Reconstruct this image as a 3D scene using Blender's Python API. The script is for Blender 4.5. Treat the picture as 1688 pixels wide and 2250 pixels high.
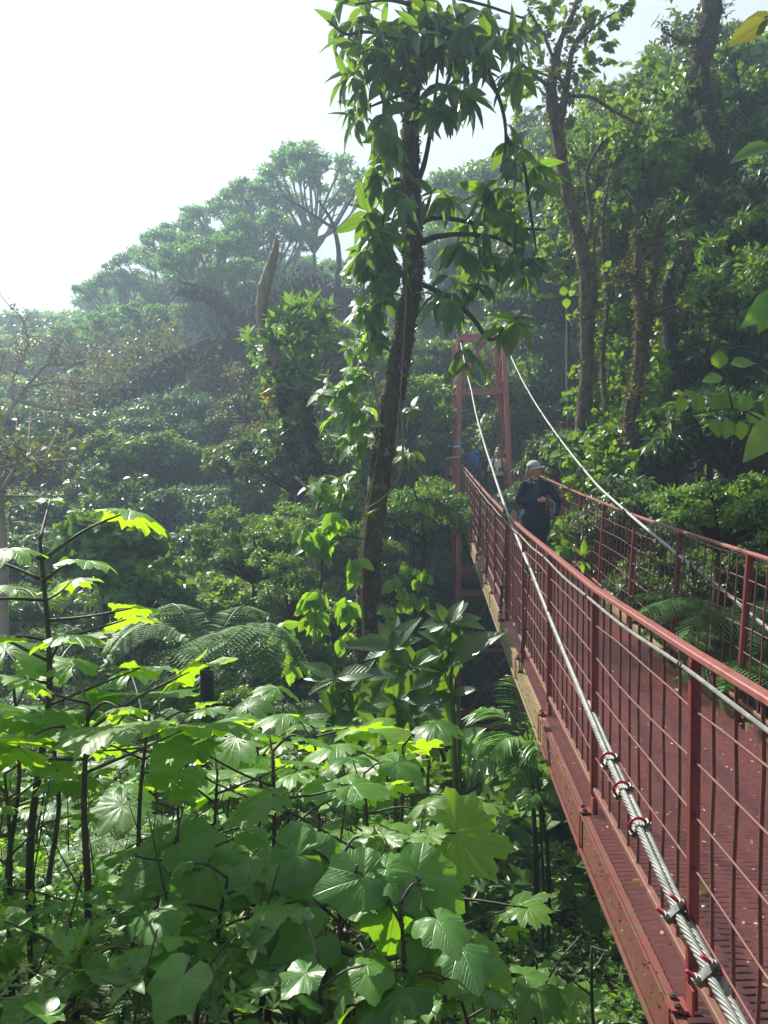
import bpy, bmesh, math, random
import numpy as np
from mathutils import Vector, Matrix

for _o in list(bpy.data.objects):
    bpy.data.objects.remove(_o)
SC = bpy.context.scene
COL = SC.collection
R = math.radians
Z0 = 12.0                      # eye height of the camera above the datum

# ------------------------------------------------------------------ camera
cam_d = bpy.data.cameras.new('camera')
cam = bpy.data.objects.new('camera', cam_d)
COL.objects.link(cam)
cam_d.sensor_fit = 'VERTICAL'
cam_d.sensor_height = 24.0
cam_d.lens = 24.0 * 1690.0 / 2250.0
cam_d.clip_start = 0.05
cam_d.clip_end = 600.0
cam.location = (0, 0, Z0)
cam.rotation_euler = (R(90 - 1.36), 0, 0)
SC.camera = cam

# ------------------------------------------------------------------ world and sun
SUN_AZ = R(-38)                # to the left of the view axis (+Y)
SUN_EL = R(43)
wd = bpy.data.worlds.new('World')
SC.world = wd
wd.use_nodes = True
nt = wd.node_tree
for n in list(nt.nodes):
    nt.nodes.remove(n)
wo = nt.nodes.new('ShaderNodeOutputWorld')
bg = nt.nodes.new('ShaderNodeBackground')
sky = nt.nodes.new('ShaderNodeTexSky')
sky.sky_type = 'NISHITA'
sky.sun_disc = False
sky.sun_elevation = SUN_EL
sky.sun_rotation = SUN_AZ
sky.altitude = 1400
sky.air_density = 1.0
sky.dust_density = 4.0
sky.ozone_density = 1.0
tc = nt.nodes.new('ShaderNodeTexCoord')
nz = nt.nodes.new('ShaderNodeTexNoise')
nz.inputs['Scale'].default_value = 2.2
nz.inputs['Detail'].default_value = 5
cr = nt.nodes.new('ShaderNodeValToRGB')
cr.color_ramp.elements[0].position = 0.38
cr.color_ramp.elements[0].color = (0.80, 0.80, 0.80, 1)
cr.color_ramp.elements[1].position = 0.62
cr.color_ramp.elements[1].color = (0.95, 0.95, 0.95, 1)
mx = nt.nodes.new('ShaderNodeMix')
mx.data_type = 'RGBA'
mx.inputs[7].default_value = (6.7, 6.75, 6.7, 1)      # bright thin cloud round the sun
dt = nt.nodes.new('ShaderNodeVectorMath')
dt.operation = 'DOT_PRODUCT'
dt.inputs[1].default_value = (-0.22, 0.80, 0.60)
mr = nt.nodes.new('ShaderNodeMapRange')
mr.interpolation_type = 'SMOOTHSTEP'
mr.inputs[1].default_value = 0.05
mr.inputs[2].default_value = 0.72
mr.inputs[3].default_value = 0.26
mr.inputs[4].default_value = 1.0
mu = nt.nodes.new('ShaderNodeMath')
mu.operation = 'MULTIPLY'
nt.links.new(tc.outputs['Generated'], dt.inputs[0])
nt.links.new(dt.outputs['Value'], mr.inputs[0])
nt.links.new(mr.outputs[0], mu.inputs[0])
nt.links.new(tc.outputs['Generated'], nz.inputs['Vector'])
nt.links.new(nz.outputs['Fac'], cr.inputs['Fac'])
nt.links.new(cr.outputs['Color'], mu.inputs[1])
nt.links.new(mu.outputs[0], mx.inputs[0])
nt.links.new(sky.outputs['Color'], mx.inputs[6])
nt.links.new(mx.outputs[2], bg.inputs['Color'])
nt.links.new(bg.outputs['Background'], wo.inputs['Surface'])
bg.inputs['Strength'].default_value = 0.050

sun_d = bpy.data.lights.new('sun', 'SUN')
sun_d.energy = 5.0
sun_d.angle = R(0.6)
sun_d.color = (1.0, 0.95, 0.86)
sun = bpy.data.objects.new('sun', sun_d)
COL.objects.link(sun)
sdir = Vector((math.sin(SUN_AZ) * math.cos(SUN_EL), math.cos(SUN_AZ) * math.cos(SUN_EL), math.sin(SUN_EL)))
sun.rotation_euler = sdir.to_track_quat('Z', 'Y').to_euler()

SC.view_settings.view_transform = 'Standard'
SC.view_settings.look = 'None'
SC.view_settings.exposure = 1.20
SC.view_settings.gamma = 1.0
SC.render.engine = 'CYCLES'
SC.cycles.max_bounces = 8
SC.cycles.diffuse_bounces = 3
SC.cycles.glossy_bounces = 2
SC.cycles.transmission_bounces = 6
SC.cycles.volume_bounces = 1
SC.cycles.caustics_reflective = False
SC.cycles.caustics_refractive = False

# ------------------------------------------------------------------ helpers
_F = 1690.0
_P = R(1.36)


def W(px, py, d):
    """point of the photograph (1688 x 2250) at forward distance d, in metres"""
    x = (px - 844) / _F
    y = (1125 - py) / _F
    Y = math.cos(_P) + math.sin(_P) * y
    Z = math.cos(_P) * y - math.sin(_P)
    k = d / Y
    return np.array([x * k, d, Z0 + Z * k])


def sstep(a, b, x):
    t = np.clip((np.asarray(x, float) - a) / (b - a), 0, 1)
    return t * t * (3 - 2 * t)


def terr(x, y):
    x = np.asarray(x, float)
    y = np.asarray(y, float)
    near = np.where(y < 2.2, 10.35, 10.35 - 0.40 * (y - 2.2))
    near = np.maximum(near, 2.6)
    slope = np.clip(0.36 + 0.008 * (x + 30), 0.26, 0.56)
    ye = np.minimum(y, 58 + 0.0 * x)
    z = near + slope * np.maximum(ye - 23, 0)
    xb = 3.0 + 0.21 * np.maximum(y - 4, 0)            # the right bank
    bank = 9.6 + 0.30 * np.maximum(x - xb, 0) + 0.12 * np.maximum(y - 8, 0)
    t = sstep(0.0, 2.2, x - xb)
    z = z * (1 - t) + np.maximum(bank, z) * t
    z = z - 0.9 * sstep(-0.3, 0.9, x) * (1 - t) * (1 - sstep(9, 16, y))
    z = z + 0.18 * np.sin(x * 1.3 + y * 0.7) * np.cos(y * 1.1 - x * 0.4) + 0.5 * np.sin(x * 0.21 + 1) * np.sin(y * 0.17) * sstep(20, 35, y)
    return z


def trim(P, S):
    """plants beside the bridge are kept below the view on to its edge beam"""
    x, y, z = P[:, 0], P[:, 1], P[:, 2]
    rx = 0.8986 + 0.0586 * y - 0.16
    zd = 0.00151 * y ** 2 + 0.0367 * y - 0.6916 - 1.18 - 0.24
    e = np.asarray(S) * 0.55
    bad = (y < 9.5) & (x + e > 0.12) & (x - e < rx + 2.0) & (z + e * 0.8 - Z0 > zd * np.maximum(x + e, 0.05) / rx)
    return ~bad


class MB:
    """collects simple solids; build() links them as one mesh object"""

    def __init__(s):
        s.v = []
        s.f = []
        s.n = 0

    def add(s, verts, faces):
        verts = np.asarray(verts, float)
        o = s.n
        s.v.append(verts)
        s.f.extend([tuple(int(i) + o for i in f) for f in faces])
        s.n += len(verts)
        return s

    def box(s, c, size, M=None, bev=0.0):
        x, y, z = [a / 2 for a in size]
        if bev:
            b = min(bev, x * .9, y * .9, z * .9)
            vs = []
            for sz in (-1, 1):
                for (w, zz) in (((x - b, y - b), z), ):
                    pass
            # chamfered box: octagonal section along z with chamfered ends
            ring = []
            for (px_, py_) in ((x - b, y), (x, y - b), (x, -y + b), (x - b, -y), (-x + b, -y), (-x, -y + b), (-x, y - b), (-x + b, y)):
                ring.append((px_, py_))
            V = [(a, q, -z) for a, q in ring] + [(a, q, z) for a, q in ring]
            F = [(i, (i + 1) % 8, 8 + (i + 1) % 8, 8 + i) for i in range(8)] + [tuple(range(8)), tuple(range(15, 7, -1))]
            F = [tuple(reversed(q)) for q in F]
        else:
            V = [(i, j, k) for k in (-z, z) for j in (-y, y) for i in (-x, x)]
            F = [(0, 2, 3, 1), (4, 5, 7, 6), (0, 1, 5, 4), (2, 6, 7, 3), (0, 4, 6, 2), (1, 3, 7, 5)]
        V = np.array(V)
        if M is not None:
            V = V @ np.array(M.to_3x3()).T
        return s.add(V + np.asarray(c, float), F)

    def bar(s, a, b, w, h, up=(0, 0, 1), bev=0.0):
        """rectangular bar from a to b, w wide sideways, h high along up"""
        a = Vector(a)
        b = Vector(b)
        d = (b - a)
        L = d.length
        d.normalize()
        up = Vector(up)
        sx = d.cross(up)
        if sx.length < 1e-5:
            sx = d.cross(Vector((1, 0, 0)))
        sx.normalize()
        uz = sx.cross(d).normalized()
        M = Matrix((sx, uz, d)).transposed()
        return s.box((a + b) / 2, (w, h, L), M, bev)

    def tube(s, pts, rad, n=8, cap=True, jit=0.0, rng=None, twist=0.0):
        pts = np.asarray(pts, float)
        m = len(pts)
        rad = np.ones(m) * rad if np.isscalar(rad) else np.asarray(rad, float)
        t = np.gradient(pts, axis=0)
        t /= np.linalg.norm(t, axis=1)[:, None] + 1e-12
        ref = np.array([0.0, 0.0, 1.0]) if abs(t[0][2]) < 0.9 else np.array([1.0, 0.0, 0.0])
        u = np.cross(t[0], ref)
        u /= np.linalg.norm(u)
        V = []
        for i in range(m):
            u = u - t[i] * np.dot(u, t[i])
            u /= np.linalg.norm(u)
            w = np.cross(t[i], u)
            a = np.arange(n) * 2 * math.pi / n + twist * i
            r = np.full(n, rad[i])
            if jit and rng is not None:
                r = r * (1 + jit * rng.standard_normal(n))
            V.append(pts[i] + np.outer(np.cos(a) * r, u) + np.outer(np.sin(a) * r, w))
        V = np.concatenate(V)
        F = []
        for i in range(m - 1):
            for j in range(n):
                k = (j + 1) % n
                F.append((i * n + j, i * n + k, (i + 1) * n + k, (i + 1) * n + j))
        if cap:
            F.append(tuple(range(n - 1, -1, -1)))
            F.append(tuple((m - 1) * n + j for j in range(n)))
        return s.add(V, F)

    def ell(s, c, r, seg=14, rings=9, M=None):
        V = [(0, 0, -1)]
        for i in range(1, rings):
            a = math.pi * i / rings - math.pi / 2
            for j in range(seg):
                b = 2 * math.pi * j / seg
                V.append((math.cos(a) * math.cos(b), math.cos(a) * math.sin(b), math.sin(a)))
        V.append((0, 0, 1))
        F = []
        for j in range(seg):
            F.append((0, 1 + (j + 1) % seg, 1 + j))
        for i in range(rings - 2):
            for j in range(seg):
                a0 = 1 + i * seg
                F.append((a0 + j, a0 + (j + 1) % seg, a0 + seg + (j + 1) % seg, a0 + seg + j))
        e = 1 + (rings - 2) * seg
        L = len(V) - 1
        for j in range(seg):
            F.append((e + j, e + (j + 1) % seg, L))
        V = np.array(V) * (np.ones(3) * r if np.isscalar(r) else np.asarray(r))
        if M is not None:
            V = V @ np.array(M.to_3x3()).T
        return s.add(V + np.asarray(c, float), F)

    def mesh(s, name, mat, smooth=True):
        me = bpy.data.meshes.new(name)
        v = np.concatenate(s.v) if s.v else np.zeros((0, 3))
        me.from_pydata(v.tolist(), [], s.f)
        if smooth:
            me.polygons.foreach_set('use_smooth', np.ones(len(me.polygons), bool))
        me.update()
        if mat is not None:
            me.materials.append(mat)
        return me

    def build(s, name, mat, parent=None, smooth=False):
        o = bpy.data.objects.new(name, s.mesh(name, mat, smooth))
        COL.objects.link(o)
        if parent is not None:
            o.parent = parent
            o.matrix_parent_inverse = Matrix.Identity(4)
            o.location = -Vector(world_loc(parent))
        return o


def world_loc(o):
    v = Vector(o.location)
    p = o.parent
    while p is not None:
        v = v + Vector(p.location)
        p = p.parent
    return v


def tag(o, label=None, cat=None, group=None, kind=None):
    if label:
        o['label'] = label
    if cat:
        o['category'] = cat
    if group:
        o['group'] = group
    if kind:
        o['kind'] = kind
    return o


def thing(name, loc, label, cat, group=None):
    o = bpy.data.objects.new(name, None)
    o.empty_display_size = 0.2
    COL.objects.link(o)
    o.location = tuple(float(a) for a in loc)
    return tag(o, label, cat, group)


def link_mesh(name, me, parent=None, local=False):
    o = bpy.data.objects.new(name, me)
    COL.objects.link(o)
    if parent is not None:
        o.parent = parent
        if not local:
            o.location = -Vector(world_loc(parent))
    return o


def copy_tree(o, parent=None):
    c = o.copy()
    COL.objects.link(c)
    c.parent = parent
    for ch in [q for q in bpy.data.objects if q.parent == o]:
        copy_tree(ch, c)
    return c


# ------------------------------------------------------------------ materials
def newmat(name):
    m = bpy.data.materials.new(name)
    m.use_nodes = True
    t = m.node_tree
    b = t.nodes['Principled BSDF']
    return m, t, b


def N(t, typ, **kw):
    n = t.nodes.new(typ)
    for k, v in kw.items():
        if k in n.inputs:
            n.inputs[k].default_value = v
        else:
            setattr(n, k, v)
    return n


def mixc(t, fac, a, b):
    m = t.nodes.new('ShaderNodeMix')
    m.data_type = 'RGBA'
    for i, q in ((0, fac), (6, a), (7, b)):
        if hasattr(q, 'is_linked') or hasattr(q, 'links'):
            t.links.new(q, m.inputs[i])
        elif isinstance(q, (int, float)):
            m.inputs[i].default_value = q
        else:
            m.inputs[i].default_value = (*q, 1)
    return m.outputs[2]


def ramp(t, src, p0, p1):
    r = t.nodes.new('ShaderNodeMapRange')
    r.clamp = True
    r.inputs[1].default_value = p0
    r.inputs[2].default_value = p1
    t.links.new(src, r.inputs[0])
    return r.outputs[0]


def noise(t, scale, detail=4, rough=0.55, stretch=None, coord='Object'):
    c = t.nodes.new('ShaderNodeTexCoord')
    n = t.nodes.new('ShaderNodeTexNoise')
    n.inputs['Scale'].default_value = scale
    n.inputs['Detail'].default_value = detail
    n.inputs['Roughness'].default_value = rough
    if stretch:
        mp = t.nodes.new('ShaderNodeMapping')
        mp.inputs['Scale'].default_value = stretch
        t.links.new(c.outputs[coord], mp.inputs[0])
        t.links.new(mp.outputs[0], n.inputs['Vector'])
    else:
        t.links.new(c.outputs[coord], n.inputs['Vector'])
    return n.outputs['Fac']


def bump(t, b, src, strength=0.4, dist=0.01):
    n = t.nodes.new('ShaderNodeBump')
    n.inputs['Strength'].default_value = strength
    n.inputs['Distance'].default_value = dist
    t.links.new(src, n.inputs['Height'])
    t.links.new(n.outputs[0], b.inputs['Normal'])


def plain(name, c1, c2=None, rough=0.6, scale=8, metal=0.0, bmp=0.0, bscale=40, stretch=None, lo=0.35, hi=0.65, spec=0.5):
    m, t, b = newmat(name)
    b.inputs['Roughness'].default_value = rough
    b.inputs['Metallic'].default_value = metal
    b.inputs['Specular IOR Level'].default_value = spec
    if c2 is None:
        c2 = tuple(min(1, q * 1.35) for q in c1)
    f = ramp(t, noise(t, scale, 5, 0.6, stretch), lo, hi)
    t.links.new(mixc(t, f, c1, c2), b.inputs['Base Color'])
    if bmp:
        bump(t, b, noise(t, bscale, 4, 0.6, stretch), bmp, 0.01)
    return m


def painted(name, base, dirt, moss=None, amount=0.55, rough=0.42):
    """oxide red paint with weathering patches and moss specks"""
    m, t, b = newmat(name)
    b.inputs['Roughness'].default_value = rough
    f1 = ramp(t, noise(t, 3.5, 6, 0.65), amount, amount + 0.22)
    c = mixc(t, f1, base, dirt)
    f0 = ramp(t, noise(t, 22, 4, 0.6), 0.3, 0.75)
    c = mixc(t, f0, c, tuple(q * 1.35 for q in base))
    f3 = ramp(t, noise(t, 7, 8, 0.75, (1, 1, 0.25)), 0.58, 0.66)
    c = mixc(t, f3, c, tuple(min(1, q * 1.1 + 0.045) for q in base))      # faded, chalky paint
    f4 = ramp(t, noise(t, 34, 6, 0.7), 0.66, 0.72)
    c = mixc(t, f4, c, (0.045, 0.022, 0.014))                            # chips and rust spots
    if moss:
        f2 = ramp(t, noise(t, 9, 8, 0.7), 0.56, 0.66)
        c = mixc(t, f2, c, moss)
    t.links.new(c, b.inputs['Base Color'])
    bump(t, b, noise(t, 60, 4, 0.6), 0.25, 0.004)
    return m


def leafmat(name, c1, c2, tr, fac=0.4, rough=0.42, veins=None, spec=0.45, blotch=None):
    """two-sided leaf: gloss and colour on top, sunlight shining through"""
    m, t, b = newmat(name)
    out = t.nodes['Material Output']
    at = N(t, 'ShaderNodeAttribute', attribute_name='rnd')
    b.inputs['Roughness'].default_value = rough
    b.inputs['Specular IOR Level'].default_value = spec
    col = mixc(t, at.outputs['Fac'], c1, c2)
    tcol = mixc(t, at.outputs['Fac'], tuple(q * 0.75 for q in tr), tuple(min(1, q * 1.2) for q in tr))
    if veins:
        uv = N(t, 'ShaderNodeUVMap', uv_map='UVMap')
        sp = N(t, 'ShaderNodeSeparateXYZ')
        t.links.new(uv.outputs[0], sp.inputs[0])

        def mth(op, a, b_=None):
            q = t.nodes.new('ShaderNodeMath')
            q.operation = op
            for i, s in enumerate((a, b_)):
                if s is None:
                    continue
                if isinstance(s, (int, float)):
                    q.inputs[i].default_value = s
                else:
                    t.links.new(s, q.inputs[i])
            return q.outputs[0]
        x = sp.outputs[0]
        y = sp.outputs[1]
        if veins == 'palm':
            ang = mth('ARCTAN2', x, y)
            st = R(36)
            fr = mth('SUBTRACT', mth('MODULO', mth('ADD', ang, st * 10.5), st), st / 2)
            r_ = mth('SQRT', mth('ADD', mth('MULTIPLY', x, x), mth('MULTIPLY', y, y)))
            perp = mth('MULTIPLY', mth('ABSOLUTE', fr), r_)
            main = ramp(t, perp, 0.020, 0.006)
            sec = mth('ABSOLUTE', mth('SINE', mth('SUBTRACT', mth('MULTIPLY', r_, 26.0), mth('MULTIPLY', perp, 40.0))))
            sec = ramp(t, sec, 0.22, 0.05)
        else:
            main = ramp(t, mth('ABSOLUTE', x), 0.025, 0.010)
            sec = mth('ABSOLUTE', mth('SINE', mth('SUBTRACT', mth('MULTIPLY', y, 30.0), mth('MULTIPLY', mth('ABSOLUTE', x), 34.0))))
            sec = ramp(t, sec, 0.22, 0.05)
        v = mth('MAXIMUM', main, mth('MULTIPLY', sec, 0.55))
        col = mixc(t, mth('MULTIPLY', v, 0.28), col, tuple(min(1, q * 2.4 + 0.02) for q in c2))
        tcol = mixc(t, mth('MULTIPLY', v, 0.6), tcol, tuple(q * 0.35 for q in tr))
        bn = t.nodes.new('ShaderNodeBump')
        bn.inputs['Strength'].default_value = 0.38
        bn.inputs['Distance'].default_value = 0.006
        bn.invert = True
        t.links.new(v, bn.inputs['Height'])
        t.links.new(bn.outputs[0], b.inputs['Normal'])
    if blotch:
        f = ramp(t, noise(t, 7, 5, 0.7), 0.60, 0.68)
        col = mixc(t, f, col, blotch)
        tcol = mixc(t, f, tcol, tuple(min(1, q * 2) for q in blotch))
    t.links.new(col, b.inputs['Base Color'])
    tl = t.nodes.new('ShaderNodeBsdfTranslucent')
    t.links.new(tcol, tl.inputs['Color'])
    ms = t.nodes.new('ShaderNodeMixShader')
    ms.inputs[0].default_value = fac
    t.links.new(b.outputs[0], ms.inputs[1])
    t.links.new(tl.outputs[0], ms.inputs[2])
    t.links.new(ms.outputs[0], out.inputs['Surface'])
    return m


M = {}
RED = (0.150, 0.030, 0.030)
M['red'] = painted('red_paint', RED, (0.09, 0.035, 0.025), None, 0.52)
M['towerred'] = painted('lit_tower_paint', (0.55, 0.17, 0.16), (0.36, 0.11, 0.10), None, 0.6, 0.5)  # lightened so the front legs look lit; the brightness is in the colour
M['redmoss'] = painted('red_paint_mossy', (0.18, 0.040, 0.032), (0.20, 0.10, 0.05), (0.16, 0.15, 0.035), 0.5, 0.6)
M['rail'] = painted('handrail_paint', (0.235, 0.078, 0.066), (0.10, 0.045, 0.03), None, 0.5, 0.45)
M['stringer'] = painted('stringer_paint', (0.125, 0.036, 0.026), (0.17, 0.115, 0.06), (0.075, 0.085, 0.022), 0.53, 0.85)
M['lowrail'] = painted('low_rail_paint', (0.16, 0.062, 0.046), (0.17, 0.11, 0.06), (0.10, 0.11, 0.03), 0.5, 0.6)
M['wire'] = painted('mesh_bar_paint', (0.11, 0.032, 0.028), (0.15, 0.07, 0.045), (0.16, 0.10, 0.03), 0.45, 0.55)
M['steel'] = plain('galvanised_rope', (0.15, 0.16, 0.145), (0.27, 0.275, 0.245), 0.5, 14, 0.25, 0.15, 60)
M['steel_dark'] = plain('weathered_clamp_steel', (0.05, 0.055, 0.05), (0.16, 0.17, 0.15), 0.5, 20, 0.6)
M['clampred'] = plain('crimson_clamp_paint', (0.30, 0.012, 0.035), (0.42, 0.02, 0.06), 0.3, 12)
M['rust'] = plain('rusty_rod', (0.035, 0.028, 0.022), (0.10, 0.055, 0.03), 0.75, 30)
M['bark'] = plain('mossy_bark', (0.032, 0.026, 0.018), (0.16, 0.13, 0.08), 0.95, 9, 0, 1.0, 30, (1, 1, 0.45), 0.35, 0.7, 0.2)
M['barkpale'] = plain('pale_bark', (0.16, 0.135, 0.095), (0.36, 0.31, 0.23), 0.9, 6, 0, 0.9, 22, (1, 1, 0.25), 0.3, 0.7, 0.2)
def barkmat(name, a, b_, lich):
    m, t, b = newmat(name)
    b.inputs['Roughness'].default_value = 0.95
    b.inputs['Specular IOR Level'].default_value = 0.15
    c = mixc(t, ramp(t, noise(t, 10, 6, 0.65, (1, 1, 0.3)), 0.38, 0.66), a, b_)
    c = mixc(t, ramp(t, noise(t, 3.2, 7, 0.7), 0.55, 0.62), c, lich)
    c = mixc(t, ramp(t, noise(t, 2.1, 5, 0.6), 0.52, 0.66), c, (0.055, 0.065, 0.018))
    t.links.new(c, b.inputs['Base Color'])
    bump(t, b, noise(t, 22, 6, 0.7, (1, 1, 0.3)), 1.0, 0.03)
    return m


M['herobark'] = barkmat('lichened_bark', (0.030, 0.022, 0.016), (0.14, 0.105, 0.07), (0.26, 0.24, 0.18))
M['barkdark'] = plain('dark_bark', (0.022, 0.020, 0.018), (0.06, 0.05, 0.036), 0.9, 8, 0, 0.7, 26, (1, 1, 0.4), 0.35, 0.7, 0.2)
M['stem'] = plain('dark_stem', (0.030, 0.024, 0.026), (0.075, 0.058, 0.05), 0.55, 10, 0, 0.3, 40, (1, 1, 0.3))
M['stemg'] = plain('green_stem', (0.06, 0.09, 0.02), (0.12, 0.15, 0.04), 0.5, 12)
M['moss'] = plain('moss', (0.035, 0.042, 0.012), (0.13, 0.12, 0.035), 0.95, 18, 0, 0.8, 60, None, 0.35, 0.65, 0.1)
M['soil'] = plain('forest_floor', (0.018, 0.016, 0.010), (0.05, 0.05, 0.022), 0.95, 3, 0, 0.8, 14, None, 0.35, 0.65, 0.15)

M['lf_hero'] = leafmat('lobed_leaf', (0.036, 0.125, 0.020), (0.125, 0.27, 0.032), (0.50, 0.88, 0.018), 0.50, 0.40, 'palm', 0.6, (0.20, 0.17, 0.03))
M['lf_heart'] = leafmat('heart_leaf', (0.034, 0.130, 0.026), (0.115, 0.26, 0.042), (0.36, 0.70, 0.025), 0.40, 0.36, 'palm', 0.6)
M['lf_long'] = leafmat('long_glossy_leaf', (0.020, 0.062, 0.022), (0.055, 0.125, 0.03), (0.28, 0.52, 0.020), 0.36, 0.30, 'pin', 0.6)
M['lf_canopy'] = leafmat('canopy_leaf', (0.034, 0.100, 0.026), (0.11, 0.21, 0.04), (0.34, 0.60, 0.025), 0.38, 0.36, 'pin', 0.5)
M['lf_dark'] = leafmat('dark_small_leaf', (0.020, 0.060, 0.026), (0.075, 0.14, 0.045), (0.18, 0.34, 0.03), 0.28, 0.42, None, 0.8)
M['lf_mid'] = leafmat('mid_green_leaf', (0.050, 0.125, 0.030), (0.16, 0.26, 0.055), (0.32, 0.54, 0.03), 0.38, 0.42, None, 0.4)
M['lf_pale'] = leafmat('pale_green_leaf', (0.060, 0.120, 0.030), (0.12, 0.19, 0.05), (0.26, 0.42, 0.03), 0.36, 0.45, None, 0.4)
M['lf_blue'] = leafmat('bluish_leaf', (0.060, 0.12, 0.070), (0.16, 0.23, 0.13), (0.22, 0.40, 0.06), 0.30, 0.45, None, 0.8)
M['lf_backlit'] = leafmat('thin_round_leaf', (0.045, 0.10, 0.022), (0.11, 0.17, 0.03), (0.26, 0.42, 0.03), 0.42, 0.42, None, 0.35)
M['lf_lime'] = leafmat('lime_leaf', (0.070, 0.17, 0.020), (0.16, 0.27, 0.03), (0.42, 0.68, 0.02), 0.45, 0.40, 'pin', 0.4)
M['lf_olive'] = leafmat('olive_leaf', (0.060, 0.075, 0.022), (0.13, 0.12, 0.035), (0.26, 0.26, 0.03), 0.30, 0.5, None, 0.3)
M['lf_ridge'] = leafmat('ridge_leaf', (0.040, 0.130, 0.026), (0.090, 0.22, 0.045), (0.22, 0.50, 0.04), 0.36, 0.5, None, 0.3)
M['lf_fern'] = leafmat('fern_leaf', (0.075, 0.17, 0.055), (0.13, 0.26, 0.08), (0.26, 0.5, 0.06), 0.35, 0.5, None, 0.4)
M['lf_palm'] = leafmat('palm_leaf', (0.07, 0.20, 0.045), (0.24, 0.40, 0.14), (0.35, 0.7, 0.08), 0.38, 0.3, None, 0.5)
M['lf_yellow'] = leafmat('yellow_leaf', (0.16, 0.20, 0.02), (0.26, 0.28, 0.03), (0.6, 0.7, 0.02), 0.4, 0.4, 'pin')
M['lf_bigpale'] = leafmat('big_pale_leaf', (0.12, 0.22, 0.05), (0.16, 0.26, 0.06), (0.5, 0.75, 0.08), 0.45, 0.4, 'pin')
M['lf_oldleaf'] = leafmat('old_yellow_leaf', (0.09, 0.11, 0.02), (0.14, 0.14, 0.02), (0.30, 0.32, 0.03), 0.4, 0.5, 'pin', blotch=(0.35, 0.10, 0.04))
M['lf_brom'] = leafmat('bromeliad_leaf', (0.12, 0.045, 0.02), (0.16, 0.13, 0.04), (0.22, 0.12, 0.05), 0.3, 0.5)
M['lf_scarlet'] = leafmat('scarlet_petal', (0.6, 0.05, 0.03), (0.7, 0.12, 0.06), (0.8, 0.1, 0.05), 0.3, 0.5)
M['lf_twig'] = plain('dry_twig', (0.10, 0.075, 0.05), (0.20, 0.15, 0.10), 0.9, 10)

# ------------------------------------------------------------------ leaves
def grid_template(k, width, fold=0.22, droop=0.25, tip=1.6):
    """long leaf of k segments, folded along the midrib, tip drooping"""
    V = []
    for i in range(k + 1):
        t = i / k
        w = width * 0.5 * (math.sin(math.pi * (t ** 0.85)) ** 0.75 if 0 < t < 1 else 0.02)
        if t > 0.6:
            w *= 1 - ((t - 0.6) / 0.4) ** tip * 0.5
        z = -droop * t * t
        V += [(-w, t, z + fold * w), (0, t, z), (w, t, z + fold * w)]
    F = []
    for i in range(k):
        a = 3 * i
        F += [(a, a + 1, a + 4, a + 3), (a + 1, a + 2, a + 5, a + 4)]
    return np.array(V), np.array(F)


def fan_template(kind, n=45, rings=3, rs=0):
    """broad leaf spreading round its petiole: 'lobed' or 'heart'"""
    rg = np.random.default_rng(rs)
    V = [(0, 0, 0)]
    a = np.linspace(-R(163), R(163), n)
    if kind == 'lobed':
        lob = np.abs(np.cos(a * 180 / 36 / 2 * 1.0 * math.pi / math.pi))
        k = np.abs(((a / R(36) + 0.5) % 1) - 0.5) * 2          # 0 on a vein, 1 between
        rr = (1.0 - 0.25 * k ** 1.5) * (1 - 0.25 * (np.abs(a) / math.pi) ** 1.3) * (1 + 0.05 * rg.standard_normal(9)[np.clip(((a / R(36)) + 4.5).astype(int), 0, 8)])
        rr = rr * (1 + 0.045 * np.where(np.arange(n) % 2 == 0, 1, -1) + 0.02 * rg.standard_normal(n))
    else:
        tp = rg.uniform(0.0, 0.14)
        rr = 0.66 + 0.16 * np.cos(a) + 0.24 * np.exp(-(a / 0.20) ** 2) + tp * np.exp(-((np.abs(a) - 0.85) / 0.15) ** 2) + 0.06 * np.cos(3 * a + 0.2)
        k = np.abs(((a / R(36) + 0.5) % 1) - 0.5) * 2
        rr = rr * (1 + 0.012 * rg.standard_normal(n))
    bend = rg.uniform(-0.35, 0.35)
    cup = rg.uniform(-0.05, 0.42)
    wav = rg.uniform(0.02, 0.07)
    wp = rg.random() * 6
    for j in range(1, rings + 1):
        t = j / rings
        r = rr * t
        x = r * np.sin(a)
        y = r * np.cos(a)
        z = 0.022 * (k - 0.5) * t - cup * r ** 2 + 0.10 * np.abs(x) * (1 - t) + bend * x * y + wav * np.sin(a * 5 + wp) * t * t + 0.025 * rg.standard_normal(n) * t
        V += list(zip(x, y, z))
    F = []
    for i in range(n - 1):
        F.append((0, 1 + i + 1, 1 + i, 1 + i))
    V = np.array(V)
    Fq = []
    for j in range(rings - 1):
        o = 1 + j * n
        for i in range(n - 1):
            Fq.append((o + i, o + i + 1, o + n + i + 1, o + n + i))
    Ft = [(0, 1 + i + 1, 1 + i) for i in range(n - 1)]
    return V, Ft, Fq


T_TINY = (np.array([(0, 0, 0), (-0.28, 0.5, 0.07), (0, 1, -0.08), (0.28, 0.5, 0.07)]), np.array([(0, 3, 2, 1)]))
T_LANCE = grid_template(4, 0.35, 0.35, 0.30)
T_LANCE2 = grid_template(2, 0.34, 0.3, 0.22)
T_BROAD = grid_template(4, 0.52, 0.30, 0.30)
T_ROUND = grid_template(4, 0.86, 0.10, 0.22)
T_STRAP = grid_template(5, 0.13, 0.30, 0.55)


def unit(a):
    return a / (np.linalg.norm(a, axis=-1, keepdims=True) + 1e-9)


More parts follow.
